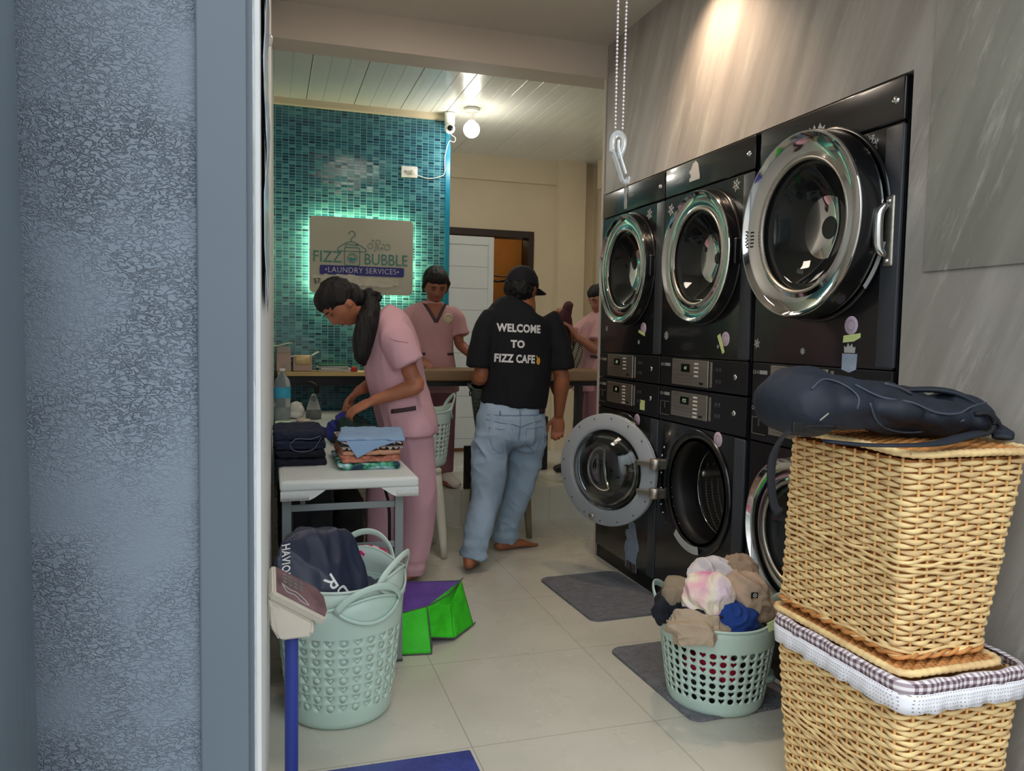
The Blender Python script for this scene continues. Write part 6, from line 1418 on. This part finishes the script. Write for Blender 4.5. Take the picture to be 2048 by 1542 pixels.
# ---- man in black seen from behind
p3 = thing('person', 'man in black shirt, cap and light jeans walking away barefoot, seen from behind', 'person', (1.25, 4.0, 0))
hc3 = V((1.305, 4.03, 1.470)); Mh3 = basis((.72, .66, -.16), (.10, .06, .99))
def b3(bm):
    head(bm, hc3, Mh3, 1.02)
    tube(bm, [hc3+V((.0, -.01, -.03)), (1.315, 4.01, 1.375), (1.305, 4.0, 1.30)], [.060, .060, .062], 16, k=3)
    tube(bm, [(1.285, 4.0, 1.27), (1.275, 4.0, 1.18), (1.265, 4.0, 1.0), (1.25, 4.0, .85), (1.245, 4.0, .74)], [(.13, .07), (.165, .10), (.15, .10), (.14, .10), (.12, .09)], 20, (1, 0, 0), k=3, round_end=True)
    arm(bm, (1.112, 4.0, 1.225), (1.065, 3.97, .995), (1.10, 4.20, .965), 1.12); hand(bm, (1.10, 4.20, .965), (.25, .95, .1), (.7, -.1, -.4), (-.2, .1, 1), .5)
    arm(bm, (1.455, 4.0, 1.225), (1.525, 3.975, .995), (1.535, 4.035, .785), 1.16); hand(bm, (1.535, 4.035, .785), (-.04, .05, -1), (-.35, -.9, 0), (-.9, .35, 0), .80, 1.1)
    leg(bm, (1.145, 4.0, .74), (1.10, 3.93, .40), (.995, 3.835, .10), .95); leg(bm, (1.342, 4.0, .74), (1.32, 4.07, .40), (1.275, 4.18, .08), .95)
    foot(bm, (.985, 3.83, .10), (.35, .93), .0, .22, .025); foot(bm, (1.28, 4.17, .08), (.93, .25), .002, .22)
bd3 = body(p3, M_sk3, b3)
bm = B(); ellipsoid(bm, hc3+Mh3 @ V((0, -.022, -.008)), (.084, .088, .082), Mh3, 26)
o = obj('hair', bm, M_hair, p3, True); bake(o, .006, 2); displace(o, folds(.006, 26, (1, 1, 1), 5))
M_cap = mat('black_cap', (16, 18, 26), .8, var=(6, .1))
bm = B(); r_ring = []
lathe(bm, [(0, .118), (.03, .115), (.062, .098), (.084, .066), (.094, .028), (.095, .012), (.090, .010), (.080, .062), (.058, .090), (0, .108)], (0, 0, 0), (0, 0, 1), 40)
for v in bm.verts: v.co = hc3+Mh3 @ V((v.co.x*.93, v.co.y*1.06-.006, v.co.z+.004))
cp = obj('cap_crown', bm, M_cap, p3, True)
bm = B(); g = []
for j in range(5):
    row = []
    for i in range(13):
        a = (i/12-.5)*2.1; r0_, r1_ = .094, .094+.070*math.cos((i/12-.5)*2.6)**.6; r = r0_+(r1_-r0_)*j/4
        row.append(bm.verts.new(hc3+Mh3 @ V((math.sin(a)*r*.93, math.cos(a)*r*1.05, .022-.020*(j/4)**1.2-.012*abs(math.sin(a))**2))))
    g.append(row)
for j in range(4):
    for i in range(12): bm.faces.new((g[j][i], g[j][i+1], g[j+1][i+1], g[j+1][i]))
o = obj('cap_brim', bm, M_cap, cp, True); md = o.modifiers.new('t', 'SOLIDIFY'); md.thickness = .004
bm = B(); ellipsoid(bm, hc3+Mh3 @ V((0, -.006, .122)), (.007, .007, .004)); obj('cap_button', bm, M_cap, cp, True)
M_shirt = mat('black_shirt', (14, 16, 24), .85, var=(4, .12), bump=(300, .12))
sh3 = garment_mesh('shirt', [
    ([(1.308, 4.0, 1.378), (1.29, 4.0, 1.345), (1.28, 4.0, 1.27), (1.275, 4.0, 1.12), (1.27, 4.0, .98), (1.262, 4.0, .88), (1.258, 4.0, .835)], [(.075, .065), (.165, .095), (.205, .125), (.195, .135), (.188, .135), (.188, .132), (.186, .13)], (1, 0, 0)),
    ([(1.14, 4.0, 1.325), (1.098, 3.995, 1.26), (1.068, 3.985, 1.15), (1.058, 3.98, 1.07), (1.056, 3.98, 1.045)], [(.06, .07), (.070, .080), (.066, .078), (.066, .076), (.066, .074)], (1, 0, 0)),
    ([(1.43, 4.0, 1.325), (1.468, 3.995, 1.26), (1.505, 3.985, 1.15), (1.520, 3.98, 1.07), (1.524, 3.98, 1.040)], [(.06, .07), (.070, .080), (.070, .080), (.072, .080), (.072, .078)], (1, 0, 0))], M_shirt, p3, fn=lambda p, n: creases(.006, 6, (1, 1, .6), 4)(p, n)+.007*(max(0, ridged(V((p.x+p.z*.3, p.y, p.z*.45)), 6))**2-.4)+.005*noise.noise(p*6), smooth=9)
dd3 = (0, 1, 0)
tx = dict(d=dd3, m=M_wht, off=.0022)
project_text(p3, sh3, 'WELCOME', .056, (1.247, 3.5, 1.252), (1, 0, -.03), (.03, 0, 1), sx=.80, bold=.0024, **tx)
project_text(p3, sh3, 'TO', .052, (1.235, 3.5, 1.170), (1, 0, -.03), (.03, 0, 1), sx=.95, bold=.0024, **tx)
project_text(p3, sh3, 'FIZZ CAFE', .057, (1.226, 3.5, 1.094), (1, 0, -.03), (.03, 0, 1), sx=.755, bold=.0024, **tx)
hd_ = [(-.012, .026), (-.005, .020), (.0, .010), (.006, .014), (.012, .004), (.012, -.014), (.004, -.026), (-.006, -.022), (-.010, -.008), (-.006, .002)]
bm = B(); q = [onto(sh3, V((1.352+a, 3.5, 1.090+b_)), V(dd3), .0024) for a, b_ in hd_]; f = bm.faces.new([bm.verts.new(x) for x in q if x]); bmesh.ops.triangulate(bm, faces=[f]); obj('hand_print', bm, mat('yellow_print', (214, 160, 50), .6), p3)
M_jean = mat('light_denim', (152, 174, 196), .85, var=(4, .26, (1, 1, .6)), bump=(220, .25)); M_jean2 = mat('denim_stitch', (112, 138, 168), .85); M_jean3 = mat('denim_faded', (158, 178, 196), .85)
def jf(p, n):
    a = ridged(V((p.x*.9, p.y, p.z*1.5+p.x*.8)), 7.5); hem = max(0, 1-(p.z-.02)/.20); beh = max(0, 1-abs(p.z-.62)/.14)
    return creases(.005+.007*hem+.004*beh, 7, (1, 1, 1.6), 5)(p, n)+(.004+.007*hem+.007*beh)*(max(0, a)**2*1.3-.45)+.003*noise.noise(p*9)+.006*hem*math.sin(p.z*95+4*noise.noise(p*7))
jn = garment_mesh('jeans', [
    ([(1.262, 4.0, .895), (1.256, 4.0, .84), (1.245, 3.995, .74), (1.242, 3.995, .66), (1.242, 3.995, .625)], [(.172, .110), (.182, .122), (.200, .142), (.185, .135), (.12, .10)], (1, 0, 0)),
    ([(1.155, 3.99, .72), (1.125, 3.965, .58), (1.098, 3.925, .40), (1.050, 3.875, .24), (1.012, 3.845, .13), (.998, 3.835, .065)], [(.104, .118), (.100, .108), (.084, .090), (.074, .080), (.068, .072), (.066, .070)], (1, 0, 0)),
    ([(1.335, 4.0, .72), (1.345, 4.03, .58), (1.325, 4.06, .40), (1.298, 4.12, .24), (1.278, 4.165, .11), (1.272, 4.175, .045)], [(.104, .118), (.096, .106), (.080, .088), (.070, .074), (.066, .068), (.066, .066)], (1, 0, 0))], M_jean, p3, fn=jf, voxel=.0075)
def band(parent, surf, pts, w, d, m, name, th=.003):
    bm = B(); g = []
    for j in range(2): g.append([bm.verts.new(onto(surf, V((x, 3.5, z+(j-.5)*w)), V(d), .0018) or V((x, 3.9, z))) for x, z in pts])
    for i in range(len(pts)-1): bm.faces.new((g[0][i], g[0][i+1], g[1][i+1], g[1][i]))
    o = obj(name, bm, m, parent, True); md = o.modifiers.new('t', 'SOLIDIFY'); md.thickness = th; md.offset = 0; return o
d3 = (0, 1, 0)
seam(jn, jn, [V((x, 3.5, z)) for x, z in ((1.085, .775), (1.15, .762), (1.22, .752), (1.25, .742), (1.30, .756), (1.37, .766), (1.415, .775))], V(d3), .0022, M_jean2, 'yoke_seam')
seam(jn, jn, [V((x, 3.5, z)) for x, z in ((1.255, .825), (1.252, .75), (1.246, .68), (1.244, .63))], V(d3), .0024, M_jean2, 'centre_seam')
for ps in ([(1.095, .735), (1.100, .66), (1.112, .625), (1.150, .600), (1.19, .63), (1.212, .655), (1.21, .73), (1.15, .728), (1.095, .735)], [(1.288, .73), (1.285, .655), (1.31, .63), (1.345, .603), (1.378, .628), (1.39, .66), (1.395, .735), (1.34, .73), (1.288, .73)]):
    seam(jn, jn, [V((x, 3.5, z)) for x, z in ps], V(d3), .0019, M_jean2, 'back_pocket', k=1)
for x in (1.15, 1.255, 1.36): band(jn, jn, [(x-.006, .858), (x+.006, .858)], .030, d3, M_jean2, 'belt_loop', .004) if False else seam(jn, jn, [V((x, 3.5, .822)), V((x, 3.5, .80))], V(d3), .004, M_jean2, 'belt_loop', k=1)
seam(jn, jn, [V((x, 3.5, .800)) for x in (1.09, 1.15, 1.2, 1.26, 1.32, 1.37, 1.41)], V(d3), .0018, M_jean2, 'waistband_seam')
band(p3, jn, [(1.372+i*.012, .822) for i in range(5)], .040, d3, mat('maroon_patch', (52, 30, 36), .8), 'dark_waist_patch', .006)

# ---- third woman, half hidden behind the machines
p4 = thing('person', 'person in mauve scrubs half hidden behind the far machine, holding up a garment', 'person', (2.22, 5.2, .22))
hc4 = V((2.275, 5.18, 1.475)); Mh4 = basis((-.93, -.25, -.25), (-.22, 0, .97))
def b4(bm):
    head(bm, hc4, Mh4, .98)
    tube(bm, [hc4+V((.02, .01, -.03)), (2.30, 5.2, 1.38), (2.29, 5.2, 1.31)], [.048, .046, .055], 16, k=3)
    tube(bm, [(2.28, 5.2, 1.33), (2.26, 5.2, 1.18), (2.25, 5.2, 1.04), (2.25, 5.2, .93), (2.25, 5.2, .86)], [(.13, .07), (.135, .085), (.11, .08), (.13, .09), (.12, .08)], 20, (0, 1, 0), k=3, round_end=True)
    arm(bm, (2.245, 5.05, 1.30), (2.155, 4.99, 1.13), (2.03, 5.03, 1.215), .92); hand(bm, (2.03, 5.03, 1.215), (-.55, .1, .80), (-.7, .45, -.3), (.3, .9, .4), .42)
    arm(bm, (2.245, 5.34, 1.30), (2.12, 5.30, 1.17), (2.02, 5.17, 1.32), .92); hand(bm, (2.02, 5.17, 1.32), (-.45, -.35, .75), (-.6, -.2, -.5), (-.3, .9, -.1), .75)
    leg(bm, (2.24, 5.12, .90), (2.22, 5.12, .58), (2.22, 5.14, .30)); leg(bm, (2.25, 5.26, .90), (2.22, 5.28, .58), (2.20, 5.30, .30))
    foot(bm, (2.22, 5.14, .30), (-1, -.1), .228, .18); foot(bm, (2.20, 5.30, .30), (-1, 0), .228, .18)
bd4 = body(p4, M_sk4, b4); eyes(bd4, hc4, Mh4, .98)
bm = B(); ellipsoid(bm, hc4+Mh4 @ V((0, -.024, .028)), (.085, .090, .096), Mh4, 28); ellipsoid(bm, hc4+Mh4 @ V((0, -.08, -.01)), (.05, .05, .06), Mh4, 20); ellipsoid(bm, hc4+Mh4 @ V((0, .012, .064)), (.074, .078, .060), Mh4, 28); ellipsoid(bm, hc4+Mh4 @ V((0, -.02, -.01)), (.082, .06, .06), Mh4, 24)
o = obj('hair', bm, M_hair, p4, True); bake(o, .006, 3); displace(o, folds(.005, 24, (1, 1, .25), 7))
tn4 = garment_mesh('scrub_top', [
    ([(2.295, 5.2, 1.40), (2.285, 5.2, 1.35), (2.255, 5.2, 1.26), (2.235, 5.2, 1.12), (2.225, 5.2, .98), (2.225, 5.2, .86), (2.225, 5.2, .825)], [(.06, .05), (.155, .085), (.165, .115), (.155, .120), (.155, .125), (.165, .130), (.165, .130)], (0, 1, 0)),
    ([(2.25, 5.09, 1.33), (2.235, 5.04, 1.29), (2.205, 5.015, 1.22), (2.180, 5.0, 1.175)], [(.06, .06), (.066, .066), (.066, .068), (.068, .070)], (0, 1, 0)),
    ([(2.25, 5.31, 1.33), (2.22, 5.34, 1.28), (2.17, 5.325, 1.23)], [(.06, .06), (.066, .066), (.068, .068)], (0, 1, 0))], M_scrub2, p4, amp=.007, s=9, stretch=(1, 1, .3), seed=8)
garment_mesh('trousers', [
    ([(2.245, 5.2, 1.0), (2.245, 5.2, .90), (2.245, 5.2, .82)], [(.135, .10), (.145, .105), (.13, .10)], (0, 1, 0)),
    ([(2.235, 5.12, .88), (2.215, 5.12, .62), (2.21, 5.13, .42), (2.215, 5.14, .28)], [(.085, .090), (.080, .085), (.075, .078), (.068, .070)], (0, 1, 0)),
    ([(2.235, 5.27, .88), (2.215, 5.28, .62), (2.20, 5.29, .42), (2.195, 5.30, .28)], [(.085, .090), (.080, .085), (.075, .078), (.068, .070)], (0, 1, 0))], M_scrubp2, p4, amp=.007, s=9, stretch=(1, 1, .2), seed=9)
pocket(tn4, tn4, (2.19, 5.1, 1.075), (1, 0, -.1), .06, .02, M_trim)
for y_, xx in ((5.14, 2.215), (5.30, 2.195)):
    a = V((xx, y_, .22)); d = V((-1, 0, 0)); lt = V((0, 1, 0)); bm = B()
    tube(bm, [a-d*.055+V((0, 0, .045)), a+d*.02+V((0, 0, .05)), a+d*.12+V((0, 0, .038)), a+d*.185+V((0, 0, .028))], [(.038, .044), (.042, .048), (.048, .036), (.040, .026)], 16, lt, k=3, round_end=True)
    for f in bm.verts:
        if f.co.z < .2205: f.co.z = .2205
    obj('shoe', bm, M_dark, p4, True)
# what she holds
M_maroon = mat('dark_maroon_cloth', (62, 26, 32), .85)
cloth_lump('garment', [((1.985, 5.08, 1.40), (.030, .04, .05)), ((1.965, 5.08, 1.31), (.045, .05, .09)), ((1.955, 5.09, 1.18), (.05, .05, .12)), ((1.94, 5.10, 1.04), (.05, .05, .14)), ((1.93, 5.10, .90), (.055, .05, .11))], M_maroon, 'dark maroon garment held up by the person half hidden behind the machines', amp=.012, s=13, stretch=(1, 1, .3), seed=3)
def plaid():
    m = mat('striped_grey_cloth', (150, 142, 128), .85); b = m.node_tree.nodes['Principled BSDF']; t_ = N(m, 'ShaderNodeTexCoord'); s = N(m, 'ShaderNodeSeparateXYZ'); L(m, t_.outputs['Object'], s.inputs[0])
    u = math_node(m, 'GREATER_THAN', math_node(m, 'FRACT', math_node(m, 'DIVIDE', math_node(m, 'ADD', s.outputs['Z'], math_node(m, 'MULTIPLY', s.outputs['X'], .6)), .014)), .45); v = math_node(m, 'GREATER_THAN', math_node(m, 'FRACT', math_node(m, 'DIVIDE', math_node(m, 'SUBTRACT', s.outputs['X'], math_node(m, 'MULTIPLY', s.outputs['Z'], .35)), .035)), .2)
    mx = N(m, 'ShaderNodeMix', data_type='RGBA'); L(m, math_node(m, 'MULTIPLY', u, v), mx.inputs[0]); mx.inputs[6].default_value = srgb((40, 36, 34)); mx.inputs[7].default_value = srgb((168, 158, 140)); L(m, mx.outputs[2], b.inputs['Base Color']); return m
cloth_lump('garment', [((2.055, 5.06, 1.18), (.035, .04, .06)), ((2.035, 5.06, 1.09), (.05, .045, .09)), ((2.01, 5.07, .98), (.05, .045, .09)), ((1.99, 5.08, .90), (.04, .04, .06))], plaid(), 'striped grey garment draped beneath the raised hands behind the machines', amp=.008, s=12, stretch=(1, 1, .3), seed=5)
